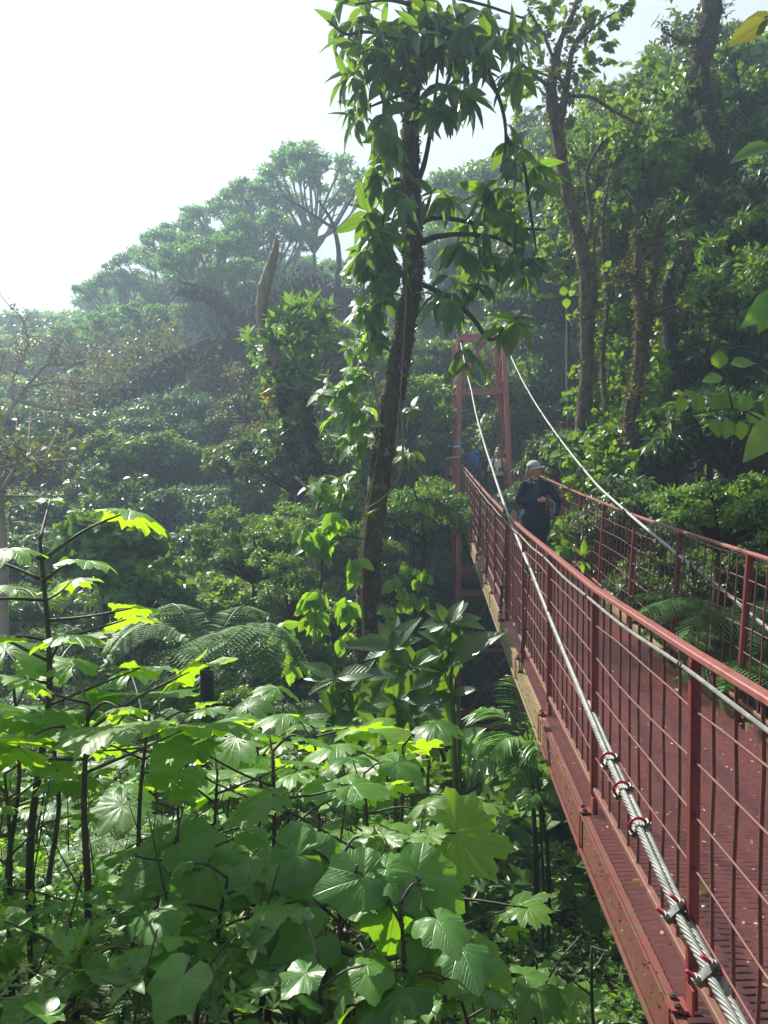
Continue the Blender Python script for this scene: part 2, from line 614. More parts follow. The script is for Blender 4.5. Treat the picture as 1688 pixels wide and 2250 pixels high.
def leaves(name, tmpl, pos, dr, nr, size, mat, rnd=None, rng=None, uv=False):
    """one mesh of many leaves; dr = leaf axis, nr = rough upward normal"""
    pos = np.asarray(pos, float)
    n = len(pos)
    dr = unit(np.asarray(dr, float))
    sx = unit(np.cross(dr, nr))
    nz_ = np.cross(sx, dr)
    size = np.ones(n) * size if np.isscalar(size) else np.asarray(size, float)
    TV = tmpl[0]
    V = (pos[:, None, :] + size[:, None, None] * (TV[None, :, 0:1] * sx[:, None, :] + TV[None, :, 1:2] * dr[:, None, :] + TV[None, :, 2:3] * nz_[:, None, :]))
    nv = len(TV)
    V = V.reshape(-1, 3)
    fl = []
    if len(tmpl) == 2:
        for f in tmpl[1]:
            f = [int(i) for i in f]
            if len(f) == 4 and f[2] == f[3]:
                f = f[:3]
            fl.append(f)
    else:
        fl = [list(f) for f in tmpl[1]] + [list(f) for f in tmpl[2]]
    sizes = np.array([len(f) for f in fl])
    idx = np.array([i for f in fl for i in f])
    loops = (idx[None, :] + (np.arange(n) * nv)[:, None]).ravel()
    tot = np.tile(sizes, n)
    me = bpy.data.meshes.new(name)
    me.vertices.add(len(V))
    me.vertices.foreach_set('co', V.ravel().astype(np.float32))
    me.loops.add(len(loops))
    me.loops.foreach_set('vertex_index', loops.astype(np.int32))
    me.polygons.add(len(tot))
    st = np.concatenate([[0], np.cumsum(tot)[:-1]])
    me.polygons.foreach_set('loop_start', st.astype(np.int32))
    me.polygons.foreach_set('use_smooth', np.ones(len(tot), bool))
    me.update(calc_edges=True)
    if rnd is None:
        rnd = (rng or np.random.default_rng(1)).random(n)
    at = me.attributes.new('rnd', 'FLOAT', 'POINT')
    at.data.foreach_set('value', np.repeat(rnd, nv).astype(np.float32))
    if uv:
        u = me.uv_layers.new(name='UVMap')
        tuv = TV[:, :2][idx]
        u.data.foreach_set('uv', np.tile(tuv, (n, 1)).ravel().astype(np.float32))
    me.validate()
    me.materials.append(mat)
    return me


def clump(rng, c, rad, n, shell=0.35, out=0.6, down=0.25, up=0.8):
    """positions, axes and normals of n leaves in an ellipsoid"""
    u = unit(rng.standard_normal((n, 3)))
    u[:, 2] = np.where(u[:, 2] < -0.35, -u[:, 2] * 0.7, u[:, 2])
    r = rng.random(n) ** shell
    rad = np.ones(3) * rad if np.isscalar(rad) else np.asarray(rad, float)
    p = np.asarray(c, float) + u * r[:, None] * rad
    d = u * out + rng.standard_normal((n, 3)) * 0.45
    d[:, 2] -= down
    nr = u * 0.5 + rng.standard_normal((n, 3)) * 0.40
    nr[:, 2] += up
    return p, d, nr


def whorls(rng, cs, ax, k, tilt=0.6, droop=0.0):
    """leaf rosettes: k leaves round each centre"""
    P, D, Q = [], [], []
    for c, a in zip(cs, ax):
        a = unit(np.asarray(a, float))
        s = unit(np.cross(a, [0.3, 0.5, 0.8]) + 1e-6)
        w = np.cross(a, s)
        kk = max(3, int(k + rng.integers(-1, 2)))
        th = np.arange(kk) * 2 * math.pi / kk + rng.random() * 6 + rng.random(kk) * 0.5
        for q in th:
            d = (math.cos(q) * s + math.sin(q) * w) * (1 - tilt * 0.4) + a * tilt * rng.uniform(0.5, 1.3)
            d = d + np.array([0, 0, -droop * rng.uniform(0.5, 1.5)])
            P.append(c)
            D.append(d)
            Q.append(a + 0.25 * rng.standard_normal(3) + np.array([0, 0, 0.4]))
    return np.array(P), np.array(D), np.array(Q)


def smooth_path(pts, k=5):
    """Catmull-Rom through the points"""
    P = np.asarray(pts, float)
    P = np.vstack([2 * P[0] - P[1], P, 2 * P[-1] - P[-2]])
    out = []
    for i in range(1, len(P) - 2):
        p0, p1, p2, p3 = P[i - 1], P[i], P[i + 1], P[i + 2]
        for j in range(k):
            t = j / k
            out.append(0.5 * ((2 * p1) + (-p0 + p2) * t + (2 * p0 - 5 * p1 + 4 * p2 - p3) * t * t + (-p0 + 3 * p1 - 3 * p2 + p3) * t ** 3))
    out.append(P[-2])
    return np.array(out)
# ------------------------------------------------------------------ ground
def build_ground():
    xs = np.concatenate([np.linspace(-110, -14, 40), np.linspace(-13, 14, 82), np.linspace(15, 110, 38)])
    ys = np.concatenate([np.linspace(-12, 0, 10), np.linspace(0.3, 30, 90), np.linspace(31, 140, 56)])
    X, Y = np.meshgrid(xs, ys)
    Z = terr(X, Y)
    V = np.stack([X.ravel(), Y.ravel(), Z.ravel()], 1)
    nx = len(xs)
    F = [(j * nx + i, j * nx + i + 1, (j + 1) * nx + i + 1, (j + 1) * nx + i) for j in range(len(ys) - 1) for i in range(nx - 1)]
    me = bpy.data.meshes.new('ground')
    me.from_pydata(V.tolist(), [], F)
    me.polygons.foreach_set('use_smooth', np.ones(len(F), bool))
    me.materials.append(M['soil'])
    o = link_mesh('ground', me)
    tag(o, 'dark sloping forest floor falling into the ravine and rising as hills', kind='structure')


build_ground()


# ------------------------------------------------------------------ suspension bridge
YT = 22.0                     # tower


def rail_x(Y):
    return 0.8986 + 0.0586 * Y


RZ = ([0.4, 2.58, 4.15, 5.59, 7.15, 8.63, 10.3, 11.9, 15.0, 18.0, 22.0], [-.562, -.553, -.528, -.450, -.365, -.272, -.145, -.020, .250, .515, .868])


def rail_z(Y):
    """underside of the handrail; the deck lies 1.2 m below"""
    return Z0 + np.interp(np.minimum(Y, YT), *RZ)


HR = 1.225


def B(u, Y, h):
    """bridge coordinates: u across from the left rail, Y along, h above the deck"""
    z = float(rail_z(Y)) - 1.2 + h
    if u > 0.7:
        u = u + 0.075 * (h / HR if h > 0 else 0)
    return np.array([rail_x(Y) + u, Y - 0.0586 * u, z])


CZ = np.polyfit([0.8, 2.2, 3.6, 6.8, 8.8, 11, 13, 15, 17, 22], [-1.72, -1.53, -1.22, -.665, -.18, .31, .905, 1.574, 2.27, 4.36], 3)


def cab(Y, side):
    z = Z0 + float(np.polyval(CZ, Y))
    if side == 0:
        xs = np.interp(Y, [0.5, 2.2, 2.55, 3.6, 6.8, 8.8, 11, 13, 15, 17, 22], [0.985, 1.0, 1.003, 1.065, 1.29, 1.405, 1.55, 1.67, 1.79, 1.93, 2.17])
        return np.array([xs, Y, z])
    p = B(1.36, Y, 0)
    x = np.interp(Y, [0.5, 6.3, 10, 12, 14, 20, 22], [2.40, 2.74, 2.79, 2.915, 3.03, 3.33, 3.43])
    return np.array([x, Y, z])


bridge = thing('suspension_bridge', B(0.7, 12, 0), 'long red steel suspension footbridge with mesh railings crossing the ravine to a red tower', 'bridge')
FR = [1.03 + 1.555 * k for k in range(14)]       # frames, the last at the tower
YE = 26.5


def fr_samples(a, b, n):
    return np.linspace(a, b, n)


M['lichen'] = painted('lichen_stringer', (0.20, 0.150, 0.075), (0.13, 0.05, 0.032), (0.12, 0.12, 0.04), 0.55, 0.85)


def build_deck():
    mb = MB()
    # plate in bays
    ys = np.arange(0.4, YE, 0.5)
    u0, u1 = -0.034, 1.315
    V, F = [], []
    for i, Y in enumerate(ys):
        V += [B(u0, Y, -0.024), B(u1, Y, -0.024), B(u0, Y, -0.040), B(u1, Y, -0.040)]
        if i:
            a = 4 * (i - 1)
            F += [(a, a + 1, a + 5, a + 4), (a + 2, a + 6, a + 7, a + 3), (a, a + 4, a + 6, a + 2), (a + 1, a + 3, a + 7, a + 5)]
    mb.add(V, F)
    d = mb.build('deck', M['deckplate'], bridge)
    mb = MB()
    Y = 0.45
    rg = random.Random(3)
    V, F = [], []
    while Y < YE - 0.1:
        w = 0.0075
        o = len(V)
        nseg = 22
        for i in range(nseg + 1):
            u = u0 + (u1 - u0) * i / nseg
            yy = Y + (0.004 if i % 2 else -0.004) + rg.uniform(-.001, .001)
            V += [B(u, yy - w, -0.010), B(u, yy, 0.004), B(u, yy + w, -0.010)]
            if i:
                a = o + 3 * (i - 1)
                F += [(a, a + 3, a + 4, a + 1), (a + 1, a + 4, a + 5, a + 2)]
        Y += 0.040 if Y < 9 else 0.07
    mb.add(V, F)
    mb.build('grating', M['deckridge'], d)
    # cross members under the deck and edge angles
    for Yk in FR:
        m = MB()
        m.bar(B(-0.03, Yk, -0.11), B(1.39, Yk, -0.11), 0.06, 0.12)
        m.build('cross_beam', M['redmoss'], bridge)
    for u in (-0.050, 1.410):
      for ya, yb, mt in ((0.4, 5.6, 'stringer'), (5.6, YT, 'lichen')):
        m = MB()
        ys2 = np.linspace(ya, yb, int((yb - ya) / .4) + 1)
        for a, b in zip(ys2[:-1], ys2[1:]):
            m.bar(B(u, a, -0.105), B(u, b, -0.105), 0.030, 0.20)
            s = -1 if u < 0 else 1
            m.bar(B(u + s * 0.024, a, -0.010), B(u + s * 0.024, b, -0.010), 0.010, 0.010)
            m.bar(B(u + s * 0.030, a, -0.196), B(u + s * 0.030, b, -0.196), 0.016, 0.010)
        m.build('stringer', M[mt], bridge)
        # moss tufts along the stringer's top flange
    for s, u in ((-1, -0.062), (1, 1.425)):
        rg2 = np.random.default_rng(11)
        n = 900
        yy = 2.2 + 12 * rg2.random(n) ** 1.6
        pos = []
        for q in yy:
            k = 0.5 + 0.5 * math.sin(q * 5.1) * math.sin(q * 2.3 + 1)
            pos.append(B(u + s * rg2.uniform(-0.012, 0.028), q, rg2.uniform(-0.02, 0.004) - (0.16 * rg2.random() ** 2)))
        pos = np.array(pos)
        dr = rg2.standard_normal((n, 3)) * 0.6 + np.array([s * 0.4, 0, 0.6])
        me = leaves('moss_tufts', T_TINY, pos, dr, rg2.standard_normal((n, 3)), rg2.uniform(0.006, 0.020, n), M['moss_lf'], None, rg2)
        link_mesh('moss_tufts', me, bridge)


M['deckplate'] = plain('deck_plate', (0.040, 0.012, 0.014), (0.085, 0.030, 0.030), 0.8, 7)  # darkened to stand for the shade seen between the grating ridges
M['deckridge'] = painted('deck_ridges', (0.44, 0.205, 0.175), (0.28, 0.17, 0.12), None, 0.52, 0.45)
M['moss_lf'] = leafmat('moss_tuft', (0.10, 0.11, 0.02), (0.26, 0.22, 0.05), (0.25, 0.25, 0.03), 0.2, 0.8)
build_deck()


def build_rails():
    for side, u in ((0, 0.0), (1, 1.36)):
        s = -1 if side == 0 else 1
        # handrail with a slight kink at every frame, as in the photo
        ys = []
        for k in range(len(FR) - 1):
            ys += [FR[k], FR[k] + 0.5, FR[k] + 1.05]
        ys.append(FR[-1])
        ys = [0.4] + ys
        m = MB()
        for a, b in zip(ys[:-1], ys[1:]):
            m.bar(B(u, a, HR - 0.012), B(u, b + 0.004, HR - 0.012), 0.040, 0.024, bev=0.004)
        m.build('handrail', M['rail'], bridge)
        m = MB()
        for a, b in zip(ys[:-1], ys[1:]):
            m.bar(B(u, a, 0.135), B(u, b + 0.004, 0.135), 0.028, 0.028, bev=0.004)
        m.build('lower_rail', M['lowrail'], bridge)
        m = MB()
        pts = []
        for k in range(len(FR)):
            pts.append(B(u + s * 0.045, FR[k], HR - 0.052))
            if k < len(FR) - 1:
                pts.append(B(u + s * 0.040, FR[k] + 0.78, HR - 0.070))
        pts = [B(u + s * 0.042, 0.4, HR - 0.06)] + pts
        m.tube(smooth_path(pts, 6), 0.0075, 8)
        m.build('hand_rope', M['steel'], bridge)
        for k, Yk in enumerate(FR):
            m = MB()
            m.bar(B(u, Yk, -0.035), B(u, Yk, HR - 0.026), 0.034, 0.034, up=(0, 1, 0), bev=0.003)
            m.bar(B(u + s * 0.021, Yk - 0.020, -0.03), B(u + s * 0.021, Yk - 0.020, HR - 0.035), 0.005, 0.022, up=(0, 1, 0))
            p = m.build('post', M['red'], bridge)
            m = MB()
            m.bar(B(u + s * 0.02, Yk - 0.004, 0.010), B(u + s * 0.078, Yk - 0.004, 0.010), 0.075, 0.008)
            m.bar(B(u + s * 0.080, Yk, 0.006), B(u + s * 0.080, Yk, -0.24), 0.006, 0.040, up=(0, 1, 0))
            m.bar(B(u + s * 0.02, Yk - 0.045, 0.012), B(u + s * 0.02, Yk - 0.045, 0.10), 0.008, 0.05, up=(0, 1, 0))
            m.build('foot_bracket', M['redmoss'], p)
            m = MB()
            for yy in (-0.024, 0.024):
                c = B(u + s * 0.055, Yk + yy, 0.0)
                m.tube([c + [0, 0, -0.03], c + [0, 0, 0.030]], 0.007, 6)
                m.tube([c + [0, 0, 0.015], c + [0, 0, 0.026]], 0.013, 6)
            m.build('bolt', M['rust'], p)
            m = MB()
            c = B(u + s * 0.043, Yk, HR - 0.052)
            a = np.linspace(0, 2 * math.pi, 13)
            for dy in (-0.012, 0.012):
                m.tube([c + [0.012 * math.cos(q), dy, 0.012 * math.sin(q)] for q in a], 0.003, 5)
            m.build('rope_ring', M['rust'], p)
        # mesh panels
        for k in range(len(FR) - 1):
            rg = random.Random(100 * side + k)
            a, b = FR[k], FR[k + 1]
            m = MB()
            nb = 8
            uo = u - s * 0.004
            for j in range(1, nb + 1):
                Y = a + (b - a) * j / (nb + 1) + rg.uniform(-.012, .012)
                hs = np.linspace(0.13, HR - 0.03, 7)
                far = Y > 9
                pts = [B(uo, Y + (0 if i in (0, 6) else rg.uniform(-.012, .012)), h) for i, h in enumerate(hs)]
                m.tube(pts, 0.0050 if far else 0.0062, 4 if far else 6, cap=False)
            for h in (0.31, 0.49, 0.67, 0.85, 1.02):
                pts = []
                sag = rg.uniform(-.02, .02)
                for i in range(7):
                    t = i / 6
                    pts.append(B(uo + s * 0.006, a + (b - a) * t, h + sag * math.sin(math.pi * t) + rg.uniform(-.003, .003)))
                m.tube(pts, 0.0048, 4 if a > 9 else 6, cap=False)
            m.build('mesh_panel', M['wire'], bridge, smooth=True)


build_rails()


def strand_rope(m, path, r_str, r_ring, lay, n=6, seg=5):
    """a laid rope: n strands twisted round the path"""
    P = np.asarray(path)
    L = np.concatenate([[0], np.cumsum(np.linalg.norm(np.diff(P, axis=0), axis=1))])
    ns = int(L[-1] / 0.0085)
    s = np.linspace(0, L[-1], ns)
    C = np.stack([np.interp(s, L, P[:, i]) for i in range(3)], 1)
    t = unit(np.gradient(C, axis=0))
    sx = unit(np.cross(t, [0, 0, 1.0]))
    up = np.cross(sx, t)
    for k in range(n):
        ph = 2 * math.pi * (s / lay + k / n)
        Q = C + r_ring * (np.cos(ph)[:, None] * sx + np.sin(ph)[:, None] * up)
        m.tube(Q, r_str, seg, cap=True)
    m.tube(C[::6], r_ring * 0.8, 6)


def u_clip(parent, Y, side, flip, gap):
    """wire rope clip: saddle, U-bolt and nuts round the doubled rope"""
    c = cab(Y, side)
    t = Vector(cab(Y + 0.02, side) - cab(Y - 0.02, side)).normalized()
    sx = t.cross(Vector((0, 0, 1))).normalized()
    up = sx.cross(t).normalized()
    # the clip is turned so that its bolts stand up and to the left
    ang = R(-50) if flip else R(140)
    ax = (up * math.cos(ang) + sx * math.sin(ang)).normalized()      # bolt direction
    la = t.cross(ax).normalized()
    w = 0.025 + gap * 0.3
    c = Vector(c) + la * 0.0
    m = MB()
    pts = []
    for i in range(11):
        a = math.pi + math.pi * i / 10
        pts.append(c + la * (w * math.cos(a)) + ax * (w * 0.95 * math.sin(a)) - ax * 0.004)
    top = 0.066 if flip else 0.034
    pts = [c - la * w + ax * top] + pts + [c + la * w + ax * top]
    m.tube([tuple(p) for p in pts], 0.0068, 8)
    cl = m.build('rope_clip', M['clampred'], parent, smooth=True)
    m = MB()
    Mr = Matrix((la, t, ax)).transposed()
    m.box(c + ax * 0.010, (w * 2 + 0.026, 0.034, 0.018), Mr, 0.005)
    m.box(c + ax * 0.000, (w * 1.2, 0.044, 0.012), Mr, 0.004)
    m.build('saddle', M['steel_dark'], cl)
    for sg in (-1, 1):
        m = MB()
        q = c + la * w * sg + ax * 0.020
        m.tube([tuple(q), tuple(q + ax * 0.013)], 0.0135, 6)
        m.tube([tuple(q - ax * 0.003), tuple(q)], 0.0155, 12)
        m.build('nut', M['nut'], cl)


M['nut'] = plain('zinc_nut', (0.20, 0.22, 0.19), (0.40, 0.42, 0.38), 0.4, 20, 0.5)
M['sheath'] = plain('pale_cable_sheath', (0.28, 0.295, 0.28), (0.40, 0.41, 0.38), 0.4, 5, 0.0, 0.1, 30)
SUS = [6.8, 8.8, 11.0, 13.0, 15.0, 17.0, 18.8, 20.4]


def build_cables():
    for side in (0, 1):
        m = MB()
        ys = np.linspace(6.75, YT, 60)
        m.tube([cab(Y, side) for Y in ys], 0.0165, 10)
        # back stay behind the tower
        tp = cab(YT, side)
        m.tube([tp, tp + [0.2, 1.4, -0.15], tp + [1.4, 14, -7.5]], 0.0165, 10)
        c = m.build('main_cable', M['sheath'], bridge, smooth=True)
        m = MB()
        path = [cab(Y, side) for Y in np.linspace(0.5, 6.78, 90)]
        strand_rope(m, path, 0.0064, 0.0100, 0.17)
        if side == 0:
            path = []
            for Y in np.linspace(0.5, 4.25, 60):
                p = cab(Y, side)
                k = min(1.0, max(0.0, (4.3 - Y) / 0.6))
                path.append(p + np.array([0.029, 0.0, -0.010]) * (0.93 if k > 0.5 else 0.9))
            strand_rope(m, path, 0.0062, 0.0095, 0.16)
        m.build('twisted_rope', M['steel'], c, smooth=True)
        if side == 0:
            for Y in (3.62, 3.37, 3.10):
                u_clip(c, Y, side, False, 0.03)
            for Y in (2.60, 2.33):
                u_clip(c, Y, side, True, 0.03)
        for k, Y in enumerate(SUS):
            s = -1 if side == 0 else 1
            p = cab(Y, side)
            q = B(-0.085 if side == 0 else 1.445, Y, -0.03)
            q[1] = Y
            p2 = p + np.array([0, 0, -0.05])
            m = MB()
            m.tube([p2, q + (p2 - q) * 0.3], 0.0065, 6)
            m.tube([q + (p2 - q) * 0.02, q + (p2 - q) * 0.3], 0.0065, 6)
            su = m.build('suspender', M['rust'], bridge)
            m = MB()
            t = Vector(cab(Y + 0.05, side) - cab(Y - 0.05, side)).normalized()
            sx = t.cross(Vector((0, 0, 1))).normalized()
            up = sx.cross(t)
            Mr = Matrix((sx, t, up)).transposed()
            m.box(p + np.array([0, 0, -0.002]), (0.085, 0.045, 0.020), Mr, 0.004)
            m.box(p + np.array([0, 0, -0.030]), (0.05, 0.03, 0.06), Mr, 0.004)
            for sg in (-1, 1):
                e = Vector(p) + sx * sg * 0.033
                m.tube([tuple(e - up * 0.03), tuple(e + up * 0.036)], 0.008, 6)
                m.tube([tuple(e + up * 0.012), tuple(e + up * 0.026)], 0.014, 6)
            m.build('cable_clamp', M['steel_dark'], su)
            m = MB()
            d = p2 - q
            L = np.linalg.norm(d)
            f = lambda h: q + d * min(0.92, h / L)
            if L > 0.7:
                for sx_ in (-1, 1):
                    m.tube([f(0.02) + [sx_ * 0.014, 0, 0], f(0.13) + [sx_ * 0.016, 0, 0]], 0.006, 6)
                    m.tube([f(0.22) + [sx_ * 0.012, 0, 0], f(0.42) + [sx_ * 0.012, 0, 0]], 0.006, 6)
                for h in (0.03, 0.13, 0.21, 0.42):
                    m.tube([f(h) - [0.025, 0, 0], f(h) + [0.025, 0, 0]], 0.011, 6)
                m.tube([f(0.13), f(0.22)], 0.012, 6)
            else:
                m.tube([f(0.02), f(0.12)], 0.014, 6)
            m.build('turnbuckle', M['rust'], su)


build_cables()


def ibeam(m, a, b, w, h, up, tf=0.014):
    """H-section from a to b; flanges w wide, h apart along up"""
    a, b = Vector(a), Vector(b)
    d = (b - a).normalized()
    up = Vector(up)
    sx = d.cross(up).normalized()
    uz = sx.cross(d).normalized()
    for s in (-1, 1):
        m.bar(a + uz * s * (h / 2 - tf / 2), b + uz * s * (h / 2 - tf / 2), w, tf, up=uz)
    m.bar(a, b, tf, h - 2 * tf - 0.002, up=uz)


M['towerdark'] = painted('tower_paint', (0.36, 0.085, 0.085), (0.14, 0.05, 0.04), None, 0.55, 0.5)  # darker copy for rear legs, shade put into the colour; braces share it


def build_tower():
    tw = tag(bpy.data.objects.new('tower', None))
    COL.objects.link(tw)
    tw.parent = bridge
    tw.location = -Vector(world_loc(bridge))
    Yf, Yr = YT, YT + 1.35
    g = float(terr(3, 22)) - 1.0

    def xl(z, Y):
        return 2.14

    def xr(z, Y):
        return float(np.interp(z, [2, 16.4], [4.12, 3.40]))
    top = W(1010, 738, YT)[2]
    for Y in (Yf, Yr):
        for fx in (xl, xr):
            m = MB()
            ibeam(m, (fx(g, Y), Y, g), (fx(top, Y), Y, top), 0.125, 0.15, (0, 1, 0))
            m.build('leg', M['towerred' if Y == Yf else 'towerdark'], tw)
    zs = []

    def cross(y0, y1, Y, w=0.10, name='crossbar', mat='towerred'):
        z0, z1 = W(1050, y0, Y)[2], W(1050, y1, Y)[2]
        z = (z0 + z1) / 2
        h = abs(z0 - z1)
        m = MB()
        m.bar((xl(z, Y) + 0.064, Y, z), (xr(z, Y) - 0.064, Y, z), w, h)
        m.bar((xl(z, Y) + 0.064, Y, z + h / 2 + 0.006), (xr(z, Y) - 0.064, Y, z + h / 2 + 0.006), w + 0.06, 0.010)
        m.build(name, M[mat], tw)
        return z
    cross(736, 751, Yf)
    cross(736, 751, Yr)
    cross(854, 864, Yf)
    cross(854, 868, Yr)
    for y0, y1 in ((1246, 1256), (1298, 1310), (1404, 1416), (1594, 1600)):
        cross(y0, y1, Yf, 0.08)
    for y0, y1 in ((1272, 1277), (1315, 1324)):
        cross(y0, y1, Yf, 0.16, mat='stringer')
    cross(1428, 1433, Yf, 0.30)
    for y0, y1 in ((1260, 1270), (1404, 1416), (1560, 1580), (1700, 1715)):
        cross(y0, y1, Yr, 0.10)

    def brace(a, b):
        m = MB()
        m.bar(a, b, 0.012, 0.075, up=(0, 1, 0))
        m.bar(Vector(a) + Vector((0, -.03, 0)), Vector(b) + Vector((0, -.03, 0)), 0.07, 0.010, up=(0, 1, 0))
        m.build('brace', M['towerdark'], tw)
    zt, zm = W(0, 752, Yf)[2], W(0, 853, Yf)[2]
    for Y in (Yf, Yr):
        brace((2.21, Y, zm), (2.80, Y, zt))
        brace((3.40, Y, zm), (2.80, Y, zt))
    # side bracing
    lv = [g + 1, W(0, 1700, Yf)[2], W(0, 1590, Yf)[2], W(0, 1410, Yf)[2], W(0, 1250, Yf)[2], W(0, 1020, Yf)[2], zm, zt]
    for i in range(len(lv) - 1):
        for fx in (xl, xr):
            a, b = (Yf, Yr) if i % 2 else (Yr, Yf)
            m = MB()
            m.bar((fx(lv[i], 0), a, lv[i]), (fx(lv[i + 1], 0), b, lv[i + 1]), 0.05, 0.05)
            m.bar((fx(lv[i], 0), Yf + 0.08, lv[i]), (fx(lv[i], 0), Yr - 0.08, lv[i]), 0.05, 0.06)
            m.build('side_brace', M['red'], tw)
    for i in (1, 2, 3):
        brace((xl(0, 0) + .07, Yf + .02, lv[i]), (xr(lv[i + 1], 0) - .07, Yf + .02, lv[i + 1]))
    # cable saddles
    for side in (0, 1):
        p = cab(YT, side)
        m = MB()
        m.box(p + np.array([0, 0.3, -0.09]), (0.14, 1.1, 0.10), None, 0.01)
        m.build('cable_saddle', M['red'], tw)
    # landing behind the tower with its own rails
    m = MB()
    for u in (-0.35, 1.75):
        for Y in (23.6, 25.0, 26.4):
            m.bar(B(u, Y, -0.03), B(u, Y, HR), 0.05, 0.05, up=(0, 1, 0))
        for h in (0.1, 0.4, 0.7, HR):
            m.bar(B(u, 23.5, h), B(u, 26.5, h), 0.03 if h < 1 else 0.05, 0.03)
    m.build('landing_rail', M['red'], tw)
    m = MB()
    V = [B(-0.5, 22.4, -0.02), B(1.9, 22.4, -0.02), B(1.9, 27.5, -0.02), B(-0.5, 27.5, -0.02)]
    V = np.array(V + [v - [0, 0, 0.2] for v in V])
    m.add(V, [(0, 1, 2, 3), (7, 6, 5, 4), (0, 4, 5, 1), (1, 5, 6, 2), (2, 6, 7, 3), (3, 7, 4, 0)])
    m.build('landing', M['redmoss'], tw)


build_tower()
# ------------------------------------------------------------------ forest
def trunk_mesh(name, path, radii, mat, limbs=(), n=9, seed=0, k=5):
    rg = np.random.default_rng(seed)
    m = MB()
    P = smooth_path(path, k)
    rr = np.interp(np.linspace(0, 1, len(P)), np.linspace(0, 1, len(radii)), radii)
    m.tube(P, rr, n, jit=0.06, rng=rg)
    for a, b, r0, r1 in limbs:
        a, b = np.asarray(a, float), np.asarray(b, float)
        d = b - a
        L = np.linalg.norm(d)
        mid = a + d * 0.5 + rg.standard_normal(3) * 0.07 * L + np.array([0, 0, 0.06 * L])
        Q = smooth_path([a, mid, b], 4)
        m.tube(Q, np.linspace(r0, r1, len(Q)), max(5, n - 3), jit=0.05, rng=rg)
    return m.mesh(name, mat)


def arch_crown(seed, kind, mat, nleaf, size, tmpl):
    """crown of unit radius, centred on the origin, plus its limbs"""
    rg = np.random.default_rng(seed)
    cl = []
    lob = rg.uniform(0.75, 1.15, 8)

    def lobe(a_):
        return float(np.interp((a_ % 6.283) / 6.283 * 8, np.arange(9), np.append(lob, lob[0])))
    if kind == 'dome':
        for i in range(46):
            u = unit(rg.standard_normal(3))
            u[2] = abs(u[2]) * 1.0 - 0.35
            q = u * rg.uniform(0.45, 0.98) * lobe(math.atan2(u[1], u[0]) + u[2]) * np.array([1, 1, 0.85])
            cl.append((q, rg.uniform(0.12, 0.25) * np.array([1, 1, 0.62])))
    elif kind == 'umbrella':
        for i in range(44):
            a = rg.random() * 6.283
            r = math.sqrt(rg.random()) * 0.98 * lobe(a)
            z = 0.42 * (1 - r * r) + rg.uniform(-0.14, 0.06)
            cl.append((np.array([r * math.cos(a), r * math.sin(a), z]), np.array([0.17, 0.17, 0.075]) * rg.uniform(0.6, 1.25)))
    elif kind == 'loose':
        for i in range(34):
            u = unit(rg.standard_normal(3))
            q = u * rg.uniform(0.25, 1.0) * lobe(math.atan2(u[1], u[0])) * np.array([0.9, 0.9, 1.1])
            cl.append((q, rg.uniform(0.09, 0.22) * np.array([1, 1, 0.8])))
    elif kind == 'column':
        for i in range(60):
            z = rg.uniform(-1.9, 1.1)
            a = rg.random() * 6.283
            r = 0.75 * math.sqrt(max(0.05, 1 - (z / 2.1) ** 2)) * rg.uniform(0.4, 1.0) * lobe(a + 2 * z)
            cl.append((np.array([r * math.cos(a), r * math.sin(a), z]), rg.uniform(0.13, 0.27) * np.array([1, 1, 0.75])))
    P, D, Q, S = [], [], [], []
    per = nleaf // len(cl)
    for q, r in cl:
        p, d, nn = clump(rg, q, r, per, 0.55, 0.55, 0.30, 0.55)
        P.append(p), D.append(d), Q.append(nn)
        S.append(rg.uniform(0.7, 1.3, per))
    P = np.concatenate(P)
    me = leaves('foliage_' + kind, tmpl, P, np.concatenate(D), np.concatenate(Q), size * np.concatenate(S), mat, None, rg)
    limbs = []
    base = np.array([0, 0, -0.55 if kind != 'umbrella' else -0.7])
    if kind == 'column':
        base = np.array([0, 0, -1.7])
    for q, r in cl[:18]:
        f = rg.uniform(0.0, 0.3)
        a = base + (np.array([0, 0, 0.25]) - base) * f
        limbs.append((a, q * 0.95, 0.035 * (1 - f), 0.008))
    lm = MB()
    for a, b, r0, r1 in limbs:
        mid = (a + b) / 2 + rg.standard_normal(3) * 0.05 + np.array([0, 0, -0.04])
        Qp = smooth_path([a, mid, b], 3)
        lm.tube(Qp, np.linspace(r0, r1, len(Qp)), 5)
        for _ in range(3):
            e = b + rg.standard_normal(3) * 0.07
            lm.tube([mid + (b - mid) * 0.5, e], [r1 * 1.1, r1 * 0.35], 4)
    limb = lm.mesh('limbs_' + kind, None)
    return me, limb, base


def arch_trunk(seed, mat):
    """unit high trunk, radius in metres set by the object's scale"""
    rg = np.random.default_rng(seed)
    m = MB()
    n, k = 9, 16
    V, F = [], []
    ph = rg.random(4) * 6
    for i in range(k):
        t = i / (k - 1)
        cx = math.sin(t * 4 + ph[0]) * 1.3 * math.sin(math.pi * t)
        cy = math.sin(t * 5 + ph[1]) * 1.1 * math.sin(math.pi * t)
        r = 1.0 - 0.4 * t
        for j in range(n):
            a = j * 2 * math.pi / n
            q = r * (1 + 0.10 * rg.standard_normal())
            V.append((cx + q * math.cos(a), cy + q * math.sin(a), t))
        if i:
            o = (i - 1) * n
            F += [(o + j, o + (j + 1) % n, o + n + (j + 1) % n, o + n + j) for j in range(n)]
    m.add(V, F)
    return m.mesh('trunk_%d' % seed, mat)


